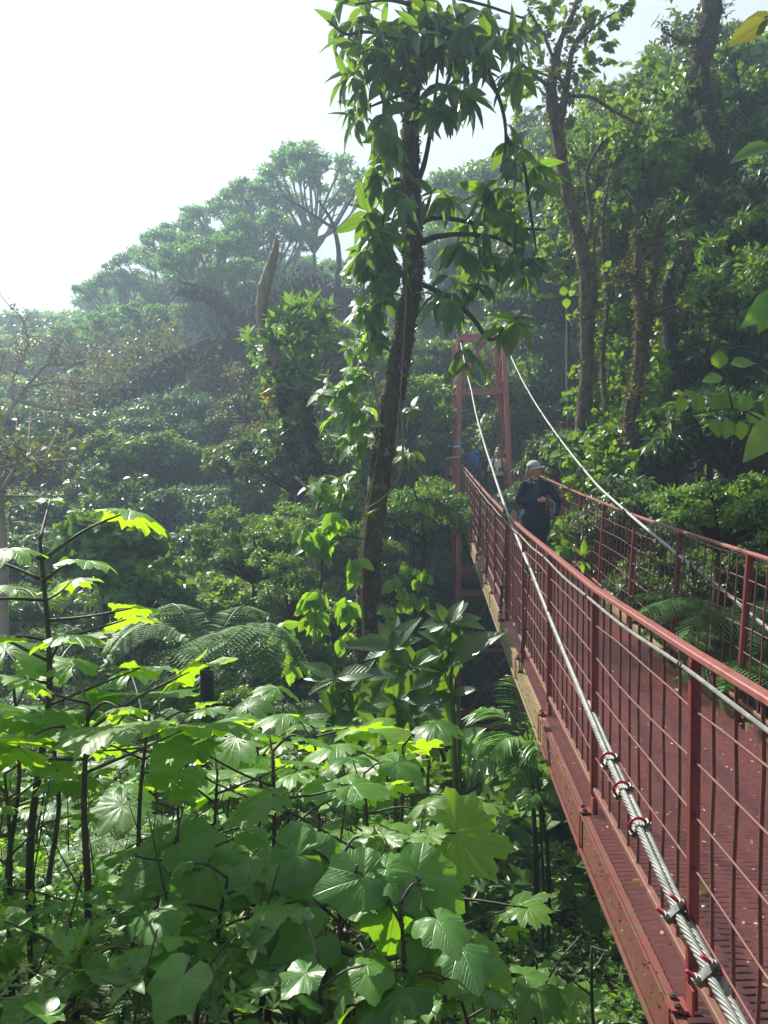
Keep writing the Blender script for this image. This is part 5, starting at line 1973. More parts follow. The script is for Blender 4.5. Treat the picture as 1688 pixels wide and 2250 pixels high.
def undergrowth():
    rg = np.random.default_rng(40)
    out = []
    for k, (n, x0, x1, y0, y1, h, sz, mat, tm) in enumerate((
            (6500, -3.0, 3.4, 1.6, 7.5, .42, .042, 'lf_mid', T_LANCE2), (2400, -3.0, 3.2, 1.6, 8, .42, .055, 'lf_heart', T_ROUND),
            (1300, -3.0, 3.2, 1.6, 8, .50, .060, 'lf_canopy', T_BROAD), (500, -2.5, 2.5, 1.6, 6, .50, .05, 'lf_lime', T_LANCE2),
            (6500, -7.0, 5.0, 7.0, 23, 1.2, .13, 'lf_canopy', T_LANCE2), (2500, -7.0, 5.0, 7.0, 20, 1.5, .17, 'lf_canopy', T_ROUND),
            (3500, 3.4, 9.0, 3.0, 14, .7, .10, 'lf_mid', T_LANCE2), (4500, 4.2, 14.0, 8, 22, 1.4, .15, 'lf_canopy', T_LANCE2), (1200, 3.5, 9.0, 3, 16, .9, .10, 'lf_lime', T_ROUND))):
        x = rg.uniform(x0, x1, n)
        y = y0 + (y1 - y0) * rg.random(n) ** 1.1
        ok = np.ones(n, bool)
        if x0 < 3 and k != 6:
            ok = x < np.where(y < 9, rail_x(y) + 1.6, 9)
        x, y = x[ok], y[ok]
        hh = h * rg.random(len(x)) ** .7
        z = terr(x, y) + hh
        # keep clear of the deck
        dz = rail_z(y) - 1.2 - .30
        under = (x > rail_x(y) - .25) & (x < rail_x(y) + 1.65)
        z = np.where(under, np.minimum(z, dz), z)
        C = np.stack([x, y, z], 1)
        A = unit(rg.standard_normal((len(x), 3)) * .35 + [0, 0, 1])
        p, d, q = whorls(rg, C, A, 5, .6, .15)
        ss = sz * rg.uniform(.5, 1.35, len(p))
        ok = trim(p, ss)
        me = leaves('low_plants', tm, p[ok], d[ok], q[ok], ss[ok], M[mat], None, rg, uv=True)
        out.append((me, k))
    names = ['leafy_ground_cover', 'round_leaf_ground_cover', 'broad_leaf_ground_cover', 'pale_ground_cover', 'ravine_ground_cover', 'ravine_broad_cover', 'bank_ground_cover', 'bank_deep_cover', 'bank_pale_cover']
    labs = ['low narrow-leaved weeds covering the foreground slope', 'low round-leaved weeds among the foreground shrubs', 'short broad-leaved weeds between the foreground stems', 'scattered pale green weeds low in the foreground',
            'dim leafy ground cover in the bottom of the ravine', 'dim round-leaved cover in the ravine', 'low weeds along the bank right of the bridge', 'leafy cover on the bank under the right-hand trees', 'bright round-leaved weeds on the right bank']
    for me, k in out:
        o = link_mesh(names[k], me)
        tag(o, labs[k], 'ground cover', kind='stuff')
    # bare stalks
    m = MB()
    rr = random.Random(4)
    for _ in range(520):
        D = rr.uniform(1.9, 9)
        x = rr.uniform(-2.6, 2.2)
        if x > rail_x(D) - .2:
            continue
        g = float(terr(x, D))
        h = rr.uniform(.25, .9)
        a = rr.uniform(-.25, .25)
        m.tube([(x, D, g), (x + a * h * .4, D, g + h * .6), (x + a * h, D + rr.uniform(-.1, .1), g + h)], [.006, .004, .002], 5)
    o = m.build('undergrowth_stalks', M['stem'])
    tag(o, 'thin bare stalks among the foreground weeds', 'stalks', kind='stuff')


undergrowth()
broad_leaf_sprig('leaning dark stem with four big heart leaves, the lowest shining pale green, bottom centre',
                 [[(690, 2260), (725, 2120), (765, 1990), (785, 1900)], [(765, 1990), (830, 1990), (880, 1960), (925, 1930)], [(740, 2080), (820, 2110), (900, 2100), (1000, 2120)]],
                 [(870, 1985, 118, -98), (915, 1922, 118, -28), (948, 2062, 125, -62), (1035, 2118, 112, -28), (800, 1928, 108, 188), (690, 2062, 105, 205)],
                 2.35, 'lf_heart', T_HRT[1], 9, 'heart_leaf_shrub', 'shrub', .85)
broad_leaf_sprig('green stem with paired broad drooping glossy leaves, lower middle left of the leaning stem',
                 [[(560, 2270), (600, 2100), (640, 1960), (655, 1880)]],
                 [(655, 1880, 125, -20), (655, 1880, 100, 200), (632, 2010, 100, 190), (640, 2000, 95, -40), (600, 2110, 100, -10), (590, 2130, 85, 190)],
                 2.5, 'lf_heart', T_HRT[3], 10, 'heart_leaf_shrub', 'shrub', .9)
broad_leaf_sprig('green stem holding pale pointed leaves flat to the light, left of centre in the foreground',
                 [[(375, 2230), (382, 2050), (380, 1900), (390, 1830)]],
                 [(382, 1868, 110, 195), (395, 1850, 90, 12), (440, 1915, 115, -20), (372, 1925, 120, 190), (350, 2020, 95, -120), (385, 2000, 80, -30)],
                 2.7, 'lf_heart', T_HRT[5], 11, 'heart_leaf_shrub', 'shrub', 1.0)
broad_leaf_sprig('single big lobed leaf on a long level stalk pointing at the tower posts',
                 [[(900, 2000), (900, 1900), (905, 1835)], [(905, 1840), (960, 1828), (1000, 1830)]],
                 [(1000, 1832, 125, -12)], 3.2, 'lf_hero', T_LOB[2], 12, 'lobed_leaf_shrub', 'shrub', .95)


# ------------------------------------------------------------------ long-leaved plants by the tall trunk
def ginger(lab, D, stems, whl, seed, mat='lf_long'):
    rg = np.random.default_rng(seed)
    b = W(stems[0][0][0], stems[0][0][1], D)
    b[2] = float(terr(b[0], b[1]))
    t = thing('long_leaf_plant', b, lab, 'plant')
    m = MB()
    for L in stems:
        pts = [W(a, c, D) for a, c in L]
        q = pts[0].copy()
        q[2] = float(terr(q[0], q[1])) - .1
        sprig([q] + pts, [.024, .014], m, rg)
    m.build('stem', M['stemg'], t, smooth=True)
    P, Dd, Nn, S = [], [], [], []
    for cx, cy, ls in whl:
        for an, l in ls:
            P.append(W(cx + rg.uniform(-4, 4), cy + rg.uniform(-4, 4), D + rg.uniform(-.05, .05)))
            Dd.append((math.cos(R(an)), rg.uniform(-.6, .35), math.sin(R(an)) + .12))
            Nn.append((rg.uniform(-.3, .3), -.55, .8))
            S.append(l / _F * D)
    link_mesh('foliage', leaves('foliage', T_BROAD, P, Dd, Nn, S, M[mat], None, rg, uv=True), t)


def ring(rg, n, l, a0=0, a1=360):
    return [(a0 + (a1 - a0) * i / n + rg.uniform(-12, 12), l * rg.uniform(.7, 1.2)) for i in range(n)]


def gingers():
    rg = random.Random(2)
    ginger('long-leaved plant with a bright yellow-green rosette in front of the tower legs', 6.0, [[(1000, 1700), (992, 1500), (985, 1375)], [(1010, 1640), (1005, 1530)]],
           [(985, 1368, [(0, 82), (14, 70), (45, 66), (62, 60), (112, 55), (150, 58), (180, 66), (200, 60), (222, 60), (250, 62), (285, 62), (325, 52)]),
            (985, 1420, [(200, 80), (225, 85), (-50, 70), (-75, 80), (150, 70), (250, 75)]),
            (975, 1470, [(42, 150), (200, 85), (235, 90), (-60, 75), (160, 70), (100, 60), (-90, 80)]),
            (1000, 1530, [(8, 50), (35, 50), (190, 80), (-110, 70)])], 1)
    ginger('long-leaved plant with upright shoots at the foot of the tall trunk', 6.3, [[(870, 1700), (866, 1500), (862, 1420)], [(905, 1640), (900, 1480)]],
           [(862, 1425, [(60, 95), (84, 75), (112, 70), (168, 105), (200, 75), (245, 60), (25, 70), (-30, 60)]),
            (905, 1470, [(50, 75), (20, 80), (-20, 70), (-60, 75), (150, 70), (210, 70), (100, 60), (-95, 70)]),
            (870, 1540, ring(rg, 8, 85)), (900, 1580, ring(rg, 7, 80))], 2)
    ginger('long-leaved plant left of the tall trunk foot with one yellow leaf raised', 6.0, [[(800, 1700), (775, 1570), (740, 1495)]],
           [(738, 1492, [(152, 78), (176, 70), (200, 65), (225, 62), (255, 60), (15, 95), (-12, 70), (-50, 60), (-80, 70)]),
            (790, 1490, [(10, 75), (-20, 70), (170, 70), (205, 70), (-70, 60), (60, 50)]),
            (780, 1560, ring(rg, 7, 80)), (740, 1570, ring(rg, 6, 75))], 3)
    ginger('dark long-leaved plant in the shade right of the tall trunk', 7.0, [[(940, 1700), (935, 1560)], [(850, 1700), (845, 1620)]],
           [(935, 1560, ring(rg, 8, 85)), (930, 1630, ring(rg, 8, 80)), (845, 1620, ring(rg, 7, 75)), (1000, 1640, ring(rg, 6, 70))], 4, 'lf_canopy')


gingers()


# ------------------------------------------------------------------ ferns and palm
def frond(P, S, Dd, Q, c, az, L, rise, droop, rg, pinn=24, wid=.34, comb=10, comb_len=.062):
    """collects the leaflets of one twice-divided frond; returns its rib"""
    o = np.array([math.cos(az), math.sin(az), 0])
    sd = np.array([-o[1], o[0], 0])
    ts = np.linspace(0, 1, 14)
    rib = np.array([c + o * L * (t - .12 * t * t) + np.array([0, 0, L * (rise * t - droop * t * t)]) for t in ts])
    for i in range(pinn):
        t = .10 + .89 * i / pinn
        b = np.array([np.interp(t, ts, rib[:, k]) for k in range(3)])
        tg = unit(np.array([np.interp(min(1, t + .03), ts, rib[:, k]) for k in range(3)]) - b + 1e-9)
        w = wid * L * math.sin(math.pi * min(1, t * .92 + .10)) ** .8
        up = unit(np.cross(tg, sd)) * 1.0
        for s in (-1, 1):
            ax = unit(sd * s + tg * .45 + np.array([0, 0, -.22]))
            nrm = unit(np.array([0, 0, 1.0]) + .15 * rg.standard_normal(3))
            if comb:
                for j in range(comb):
                    f = (j + .5) / comb
                    q = b + ax * w * f + np.array([0, 0, -.10 * w * f * f])
                    ll = comb_len * L * (1 - .75 * f) * 1.1
                    across = unit(np.cross(nrm, ax))
                    for z in (-1, 1):
                        P.append(q)
                        Dd.append(across * z + ax * .45)
                        Q.append(nrm)
                        S.append(ll)
            else:
                P.append(b)
                Dd.append(ax + .08 * rg.standard_normal(3))
                Q.append(nrm)
                S.append(w)
    return rib


T_PIN = (np.array([(0, 0, 0), (-.22, .35, .02), (0, 1, -.04), (.22, .35, .02)]), np.array([(0, 3, 2, 1)]))


def fern(lab, c, n, L, seed, az0=0, azr=6.283, rise=.75, droop=.95, name='tree_fern', trunk=True, comb=9, pinn=24, mat='lf_fern', cat='fern'):
    rg = np.random.default_rng(seed)
    c = np.asarray(c, float)
    g = float(terr(c[0], c[1])) - .1
    t = thing(name, (c[0], c[1], min(g, c[2] - .05)), lab, cat)
    P, S, D, Q = [], [], [], []
    m = MB()
    for i in range(n):
        rib = frond(P, S, D, Q, c, az0 + azr * (i + rg.uniform(-.25, .25)) / n, L * rg.uniform(.85, 1.1), rise * rg.uniform(.75, 1.2), droop * rg.uniform(.85, 1.15), rg, pinn, .30, comb)
        m.tube(rib, np.linspace(.012, .003, len(rib)) * L, 5)
    m.build('frond_rib', M['stemg'], t)
    link_mesh('foliage', leaves('foliage', T_PIN, P, D, Q, S, M[mat], None, rg), t)
    if trunk and c[2] - g > .3:
        m = MB()
        m.tube([(c[0], c[1], g), (c[0], c[1], c[2])], .07, 10)
        m.build('trunk', M['barkdark'], t)


fern('large tree fern with arching feathery fronds at centre left behind the foreground leaves', W(455, 1475, 8.0), 10, 1.32, 3, rise=1.5, droop=1.55, pinn=30)
fern('second tree fern, lower and darker, under the arching one at centre left', W(330, 1620, 7.5), 9, .95, 4, rise=.7)
fern('tree fern lit by the sun behind the right railing', W(1600, 1370, 6.6), 11, .95, 5, rise=.75, droop=.8)
fern('tree fern in the shade low behind the right railing', W(1690, 1480, 6.0), 10, .85, 6, rise=.6, droop=.7)
fern('small fern hanging low on the right edge bank', W(1480, 1420, 8.0), 8, .7, 7, name='bank_fern', trunk=False)
fern('small low fern in the weeds under the tall left stems', W(260, 1850, 4.3), 9, .4, 8, name='small_fern', trunk=False, comb=6, pinn=16)
fern('small dark fern at the bottom edge left of centre', W(370, 2180, 2.3), 8, .28, 9, name='small_fern', trunk=False, comb=6, pinn=16)


def palm(lab, px, py, D, specs, seed, base_px, mat='lf_palm', rt=.028):
    rg = np.random.default_rng(seed)
    c = W(px, py, D)
    b = W(base_px, 1900, D)
    b[2] = float(terr(b[0], b[1])) - .1
    t = thing('slim_palm', b, lab, 'palm')
    m = MB()
    m.tube(smooth_path([b, (b + c) / 2 + [.03, 0, 0], c], 6), np.linspace(rt, rt * .7, 13), 9, jit=.06, rng=rg)
    m.build('trunk', M['barkdark'], t, smooth=True)
    P, S, Dd, Q = [], [], [], []
    m = MB()
    for az, L, rise, droop in specs:
        az = R(az)
        o = np.array([math.cos(az), math.sin(az), 0])
        sd = np.array([-o[1], o[0], 0])
        ts = np.linspace(0, 1, 12)
        rib = np.array([c + o * L * (t_ - .15 * t_ * t_) + np.array([0, 0, L * (rise * t_ - droop * t_ * t_)]) for t_ in ts])
        m.tube(rib, np.linspace(.008, .002, 12), 5)
        for i in range(22):
            tt = .14 + .86 * i / 22
            bb = np.array([np.interp(tt, ts, rib[:, k]) for k in range(3)])
            tg = unit(np.array([np.interp(min(1, tt + .04), ts, rib[:, k]) for k in range(3)]) - bb + 1e-9)
            for s in (-1, 1):
                P.append(bb)
                Dd.append(sd * s * .9 + tg * .75 + np.array([0, 0, .15 + .1 * rg.standard_normal()]))
                Q.append(np.array([0, 0, 1.0]) + .2 * rg.standard_normal(3))
                S.append(L * .40 * math.sin(math.pi * min(1, tt * .8 + .18)) ** .7 * rg.uniform(.85, 1.1))
    m.build('frond_rib', M['stemg'], t)
    link_mesh('foliage', leaves('foliage', T_STRAP, P, Dd, Q, S, M[mat], None, rg, uv=True), t)


palm('slender dark-trunked palm beside the deck with feathery fronds below the stringer', 1165, 1640, 7.0,
     [(180, .75, .75, .95), (150, .7, 1.2, .9), (200, .78, .25, .45), (215, .62, .9, .9), (100, .6, 1.5, .6), (60, .6, 1.1, .8), (20, .45, 1.0, .9), (320, .5, .6, .8), (270, .55, .9, .9), (240, .6, .1, .5), (170, .75, -.05, .12)], 4, 1178)
palm('young palm sprouting low under the bridge beside the slender one', 1185, 1745, 6.6, [(180, .35, .9, .9), (120, .35, 1.1, .9), (60, .3, 1.2, .8), (0, .28, 1, .9), (300, .3, .8, .8), (240, .35, .8, .8)], 5, 1190, rt=.015)
# trunk foot and dark post-like dead stems
stem_tree('thin_stem', 'thin curving dark stem under the deck right of the slender palm', [(1205, 1900, .02), (1190, 1780, .018), (1180, 1700, .015)], 7.2, M['barkdark'], (), (), moss=0, cat='stem')


# ------------------------------------------------------------------ fallen leaves on the deck
def fallen():
    rg = np.random.default_rng(6)
    L = [('curled yellow dead leaf lying on the deck behind the nearest post', 1572, 1955, 'lf_dead', .15, T_BROAD), ('small pale leaf lying on the deck left of the second post', 1399, 1516, 'lf_fallen', .055, T_ROUND),
         ('white-edged leaf on the deck near the right edge beam', 1490, 1514, 'lf_fallen', .06, T_ROUND), ('brown curled leaf on the deck right of the third post', 1375, 1445, 'lf_dead', .09, T_LANCE),
         ('yellow leaf caught on the mossy deck edge outside the lower rail', 1390, 1937, 'lf_yellow', .05, T_BROAD), ('pale curled leaf on the deck beside the nearest post', 1552, 1645, 'lf_fallen', .05, T_LANCE),
         ('dark leaf on the deck in the middle distance', 1400, 1425, 'lf_dead', .07, T_LANCE), ('small whitish leaf on the deck below the walking woman', 1345, 1402, 'lf_fallen', .055, T_LANCE)]
    for lab, px, py, mat, s, tm in L:
        # meet the deck plane along the pixel's ray
        Y = 4.0
        for _ in range(30):
            z = W(px, py, Y)[2]
            zd = float(rail_z(Y)) - 1.2 + .008
            Y *= (Z0 - zd) / max(.05, (Z0 - z))
        c = W(px, py, Y)
        c[2] = float(rail_z(Y)) - 1.2 + .012
        a = rg.random() * 6.28
        me = leaves('fallen_leaf', tm, [c], [(math.cos(a), math.sin(a), .12)], [(rg.uniform(-.3, .3), rg.uniform(-.3, .3), 1)], s, M[mat], None, rg, uv=True)
        o = link_mesh('fallen_leaf', me)
        me.transform(Matrix.Translation(-Vector(c)))
        o.location = tuple(c)
        tag(o, lab, 'leaf')
    m = []
    n = 900
    P, D = [], []
    for _ in range(n):
        Y = 2.2 + 11 * rg.random() ** 1.3
        P.append(B(rg.uniform(.0, 1.4), Y, .006))
        D.append((rg.uniform(-1, 1), rg.uniform(-1, 1), .05))
    me = leaves('leaf_litter', T_TINY, P, D, np.array([[0, 0, 1.0]] * n) + rg.standard_normal((n, 3)) * .2, rg.uniform(.008, .032, n), M['lf_litter'], None, rg)
    tag(link_mesh('leaf_litter', me), 'tiny pale scraps of leaf litter sprinkled over the red deck', 'litter', kind='stuff')


M['lf_dead'] = leafmat('dead_leaf', (0.20, 0.12, 0.03), (0.50, 0.38, 0.12), (0.4, 0.3, 0.06), 0.2, 0.6, 'pin')
M['lf_litter'] = leafmat('litter_scrap', (0.10, 0.06, 0.03), (0.55, 0.50, 0.36), (0.4, 0.4, 0.15), 0.1, 0.6)
M['lf_fallen'] = leafmat('pale_fallen_leaf', (0.30, 0.26, 0.16), (0.55, 0.55, 0.36), (0.4, 0.4, 0.15), 0.2, 0.5)
fallen()
# ------------------------------------------------------------------ people
def remeshed(m, name, mat, parent, voxel=0.006, smooth=4, origin=None):
    me = m.mesh(name + '_raw', None)
    o = bpy.data.objects.new(name + '_raw', me)
    COL.objects.link(o)
    r = o.modifiers.new('r', 'REMESH')
    r.mode = 'VOXEL'
    r.voxel_size = voxel
    s = o.modifiers.new('s', 'SMOOTH')
    s.factor = 0.5
    s.iterations = smooth
    bpy.context.view_layer.update()
    dg = bpy.context.evaluated_depsgraph_get()
    me2 = bpy.data.meshes.new_from_object(o.evaluated_get(dg), depsgraph=dg)
    bpy.data.objects.remove(o)
    bpy.data.meshes.remove(me)
    me2.name = name
    me2.polygons.foreach_set('use_smooth', np.ones(len(me2.polygons), bool))
    me2.materials.clear()
    me2.materials.append(mat)
    q = bpy.data.objects.new(name, me2)
    COL.objects.link(q)
    q.parent = parent
    return q


def caps(m, a, b, ra, rb, seg=12):
    a, b = np.asarray(a, float), np.asarray(b, float)
    n = 6
    t = np.linspace(0, 1, n)
    m.tube([a + (b - a) * k for k in t], ra + (rb - ra) * t, seg)
    m.ell(a, ra, seg, 8)
    m.ell(b, rb, seg, 8)


def hand(m, w, d, palm_n, curl, L=.17, side=1, holding=True):
    """palm and five fingers from the wrist w along d; palm_n = palm normal"""
    d = unit(np.asarray(d, float))
    n = unit(np.asarray(palm_n, float) - d * np.dot(palm_n, d))
    s = np.cross(d, n) * side
    k = L / .18
    c = w + d * .045 * k
    m.ell(c, 1, 10, 8, Matrix(((s[0] * .038 * k, n[0] * .016 * k, d[0] * .05 * k), (s[1] * .038 * k, n[1] * .016 * k, d[1] * .05 * k), (s[2] * .038 * k, n[2] * .016 * k, d[2] * .05 * k))))
    caps(m, w - d * .01, w + d * .03 * k, .024 * k, .022 * k, 8)
    for i, (off, ln) in enumerate(((-.027, .060), (-.009, .070), (.010, .066), (.028, .052))):
        b = w + d * .085 * k + s * off * k
        ang = curl * (1 + .12 * i)
        p = b
        dd = d
        for j, f in enumerate((.42, .32, .26)):
            q = dd * math.cos(ang) + n * math.sin(ang)
            ax = unit(q)
            e = p + ax * ln * f * k
            caps(m, p, e, (.0092 - .0007 * j) * k, (.0086 - .0008 * j) * k, 7)
            p = e
            nn = unit(n * math.cos(ang) - dd * math.sin(ang))
            dd, n_ = ax, nn
            # continue bending in the same plane
            n = nn
        n = unit(np.asarray(palm_n, float) - d * np.dot(palm_n, d))
    b = w + d * .030 * k - s * .030 * k
    e1 = b + (d * .55 - s * .55 + n * .6 * math.sin(curl)) * .036 * k
    e2 = e1 + (d * .8 - s * .05 + n * .9 * math.sin(curl)) * .030 * k
    caps(m, b, e1, .0115 * k, .0105 * k, 7)
    caps(m, e1, e2, .0100 * k, .0085 * k, 7)


def rotz(v, a, c=(0, 0, 0)):
    v = np.asarray(v, float) - c
    return np.array([v[0] * math.cos(a) - v[1] * math.sin(a), v[0] * math.sin(a) + v[1] * math.cos(a), v[2]]) + c


def head_parts(m, hc, yaw, pitch=0.0, k=1.0):
    """adds skull, jaw, nose, ears; returns a mapper from head space (x right, -y face, z up)"""
    cp, sp = math.cos(pitch), math.sin(pitch)

    def hp(x, y, z):
        v = np.array([x, y * cp - z * sp, y * sp + z * cp]) * k
        return rotz(v, yaw) + hc
    Mr = Matrix.Rotation(yaw, 3, 'Z') @ Matrix.Rotation(pitch, 3, 'X')
    m.ell(hp(0, .012, .025), np.array([.073, .090, .085]) * k, 16, 12, Mr)
    m.ell(hp(0, -.018, -.030), np.array([.056, .070, .072]) * k, 16, 12, Mr)
    m.ell(hp(0, -.060, -.078), np.array([.026, .024, .022]) * k, 10, 8, Mr)          # chin
    caps(m, hp(0, -.088, .012), hp(0, -.108, -.022), .009 * k, .013 * k, 8)            # nose
    for s in (-1, 1):
        m.ell(hp(s * .030, -.070, -.018), np.array([.022, .016, .018]) * k, 8, 6, Mr)  # cheek
        m.ell(hp(s * .030, -.078, .030), np.array([.020, .010, .007]) * k, 8, 6, Mr)   # brow
        m.ell(hp(s * .074, .012, -.008), np.array([.009, .017, .028]) * k, 8, 6, Mr)   # ear
    m.ell(hp(0, -.082, -.052), np.array([.022, .010, .006]) * k, 8, 6, Mr)             # lips
    return hp, Mr


def face_bits(hp, Mr, parent, k):
    m = MB()
    for s in (-1, 1):
        m.ell(hp(s * .030, -.0815, .012), np.array([.011, .006, .0055]) * k, 8, 6, Mr)
    m.build('eye', M['eye'], parent, smooth=True).location = (0, 0, 0)
    m = MB()
    m.ell(hp(0, -.0895, -.0520), np.array([.019, .005, .0035]) * k, 8, 6, Mr)
    m.build('mouth', M['lip'], parent, smooth=True).location = (0, 0, 0)


def cap_hat(hp, Mr, parent, k, mat, brim_mat):
    m = MB()
    V, F = [], []
    seg, rg_ = 20, 7
    for i in range(rg_ + 1):
        a = (math.pi / 2) * i / rg_
        for j in range(seg):
            b = 2 * math.pi * j / seg
            V.append(hp(.086 * math.cos(a) * math.cos(b), .010 + .102 * math.cos(a) * math.sin(b), .034 + .092 * math.sin(a) ** .9))
    for i in range(rg_):
        for j in range(seg):
            o = i * seg
            F.append((o + j, o + (j + 1) % seg, o + seg + (j + 1) % seg, o + seg + j))
    m.add(V, F)
    c = m.build('cap', mat, parent, smooth=True)
    c.location = (0, 0, 0)
    md = c.modifiers.new('t', 'SOLIDIFY')
    md.thickness = .004
    m = MB()
    V, F = [], []
    n = 13
    for i in range(n):
        b = math.pi + math.pi * i / (n - 1)
        for r, dz in ((1.0, 0), (1.45, -.004), (1.85, -.016)):
            cx = .078 * math.cos(b)
            cy = .010 + .096 * math.sin(b) * (r if r > 1 else 1)
            V.append(hp(cx * (1 - .06 * (r - 1)), cy - .01 * (r > 1), .036 + dz - .030 * (cx / .08) ** 2 * (r > 1)))
    for i in range(n - 1):
        for j in range(2):
            F.append((3 * i + j, 3 * i + 3 + j, 3 * i + 4 + j, 3 * i + 1 + j))
    m.add(V, F)
    b = m.build('brim', brim_mat, c, smooth=True)
    b.location = (0, 0, 0)
    md = b.modifiers.new('t', 'SOLIDIFY')
    md.thickness = .004
    return c


def cloth(name, base, k=1.3, rough=.8, fold=24):
    c2 = tuple(min(1, q * k) for q in base)
    return plain(name, base, c2, rough, 5, 0, .6, fold, None, .3, .7, .25)


M['skin'] = plain('skin', (0.52, 0.27, 0.19), (0.60, 0.33, 0.24), .5, 5)
M['skin2'] = plain('tanned_skin', (0.30, 0.14, 0.09), (0.40, 0.20, 0.13), .5, 5)
M['eye'] = plain('eye', (0.03, 0.02, 0.015), (0.05, 0.035, 0.03), .2, 5)
M['lip'] = plain('lip', (0.30, 0.09, 0.08), (0.34, 0.11, 0.09), .4, 5)
M['hair_brown'] = plain('grey_brown_hair', (0.16, 0.12, 0.075), (0.34, 0.28, 0.20), .6, 60, 0, .5, 90, (6, 6, 1))
M['hair_blond'] = plain('blond_hair', (0.46, 0.30, 0.14), (0.75, 0.58, 0.36), .55, 60, 0, .5, 90, (5, 5, 1))
M['hair_dark'] = plain('dark_hair', (0.015, 0.011, 0.009), (0.04, 0.028, 0.02), .5, 60)
M['navy'] = cloth('navy_jacket', (0.004, 0.011, 0.026), 2.4, .85, 14)
M['teal'] = cloth('dark_teal_shirt', (0.020, 0.060, 0.068), 1.5)
M['black'] = cloth('black_shorts', (0.006, 0.007, 0.016), 1.6)
M['grey_cap'] = cloth('pale_grey_cap', (0.42, 0.44, 0.47), 1.15)
M['blue_cap'] = cloth('blue_cap', (0.05, 0.26, 0.42), 1.3)
M['white_cloth'] = cloth('white_cloth', (0.80, 0.76, 0.74), 1.1)
M['blue_shirt'] = cloth('blue_grey_shirt', (0.03, 0.085, 0.17), 1.4)
M['blue_pack'] = cloth('bright_blue_pack', (0.015, 0.14, 0.52), 1.5, .5)
M['dark_cloth'] = cloth('dark_cloth', (0.022, 0.026, 0.032), 1.5)
M['trouser'] = cloth('dark_grey_trousers', (0.035, 0.045, 0.048), 1.5)
M['plum'] = cloth('plum_cloth', (0.055, 0.022, 0.05), 1.4)
M['bottle'] = plain('dark_bottle', (0.02, 0.022, 0.028), (0.05, 0.05, 0.055), .25, 8, .3)


def deck_z(Y):
    return float(rail_z(Y)) - 1.2


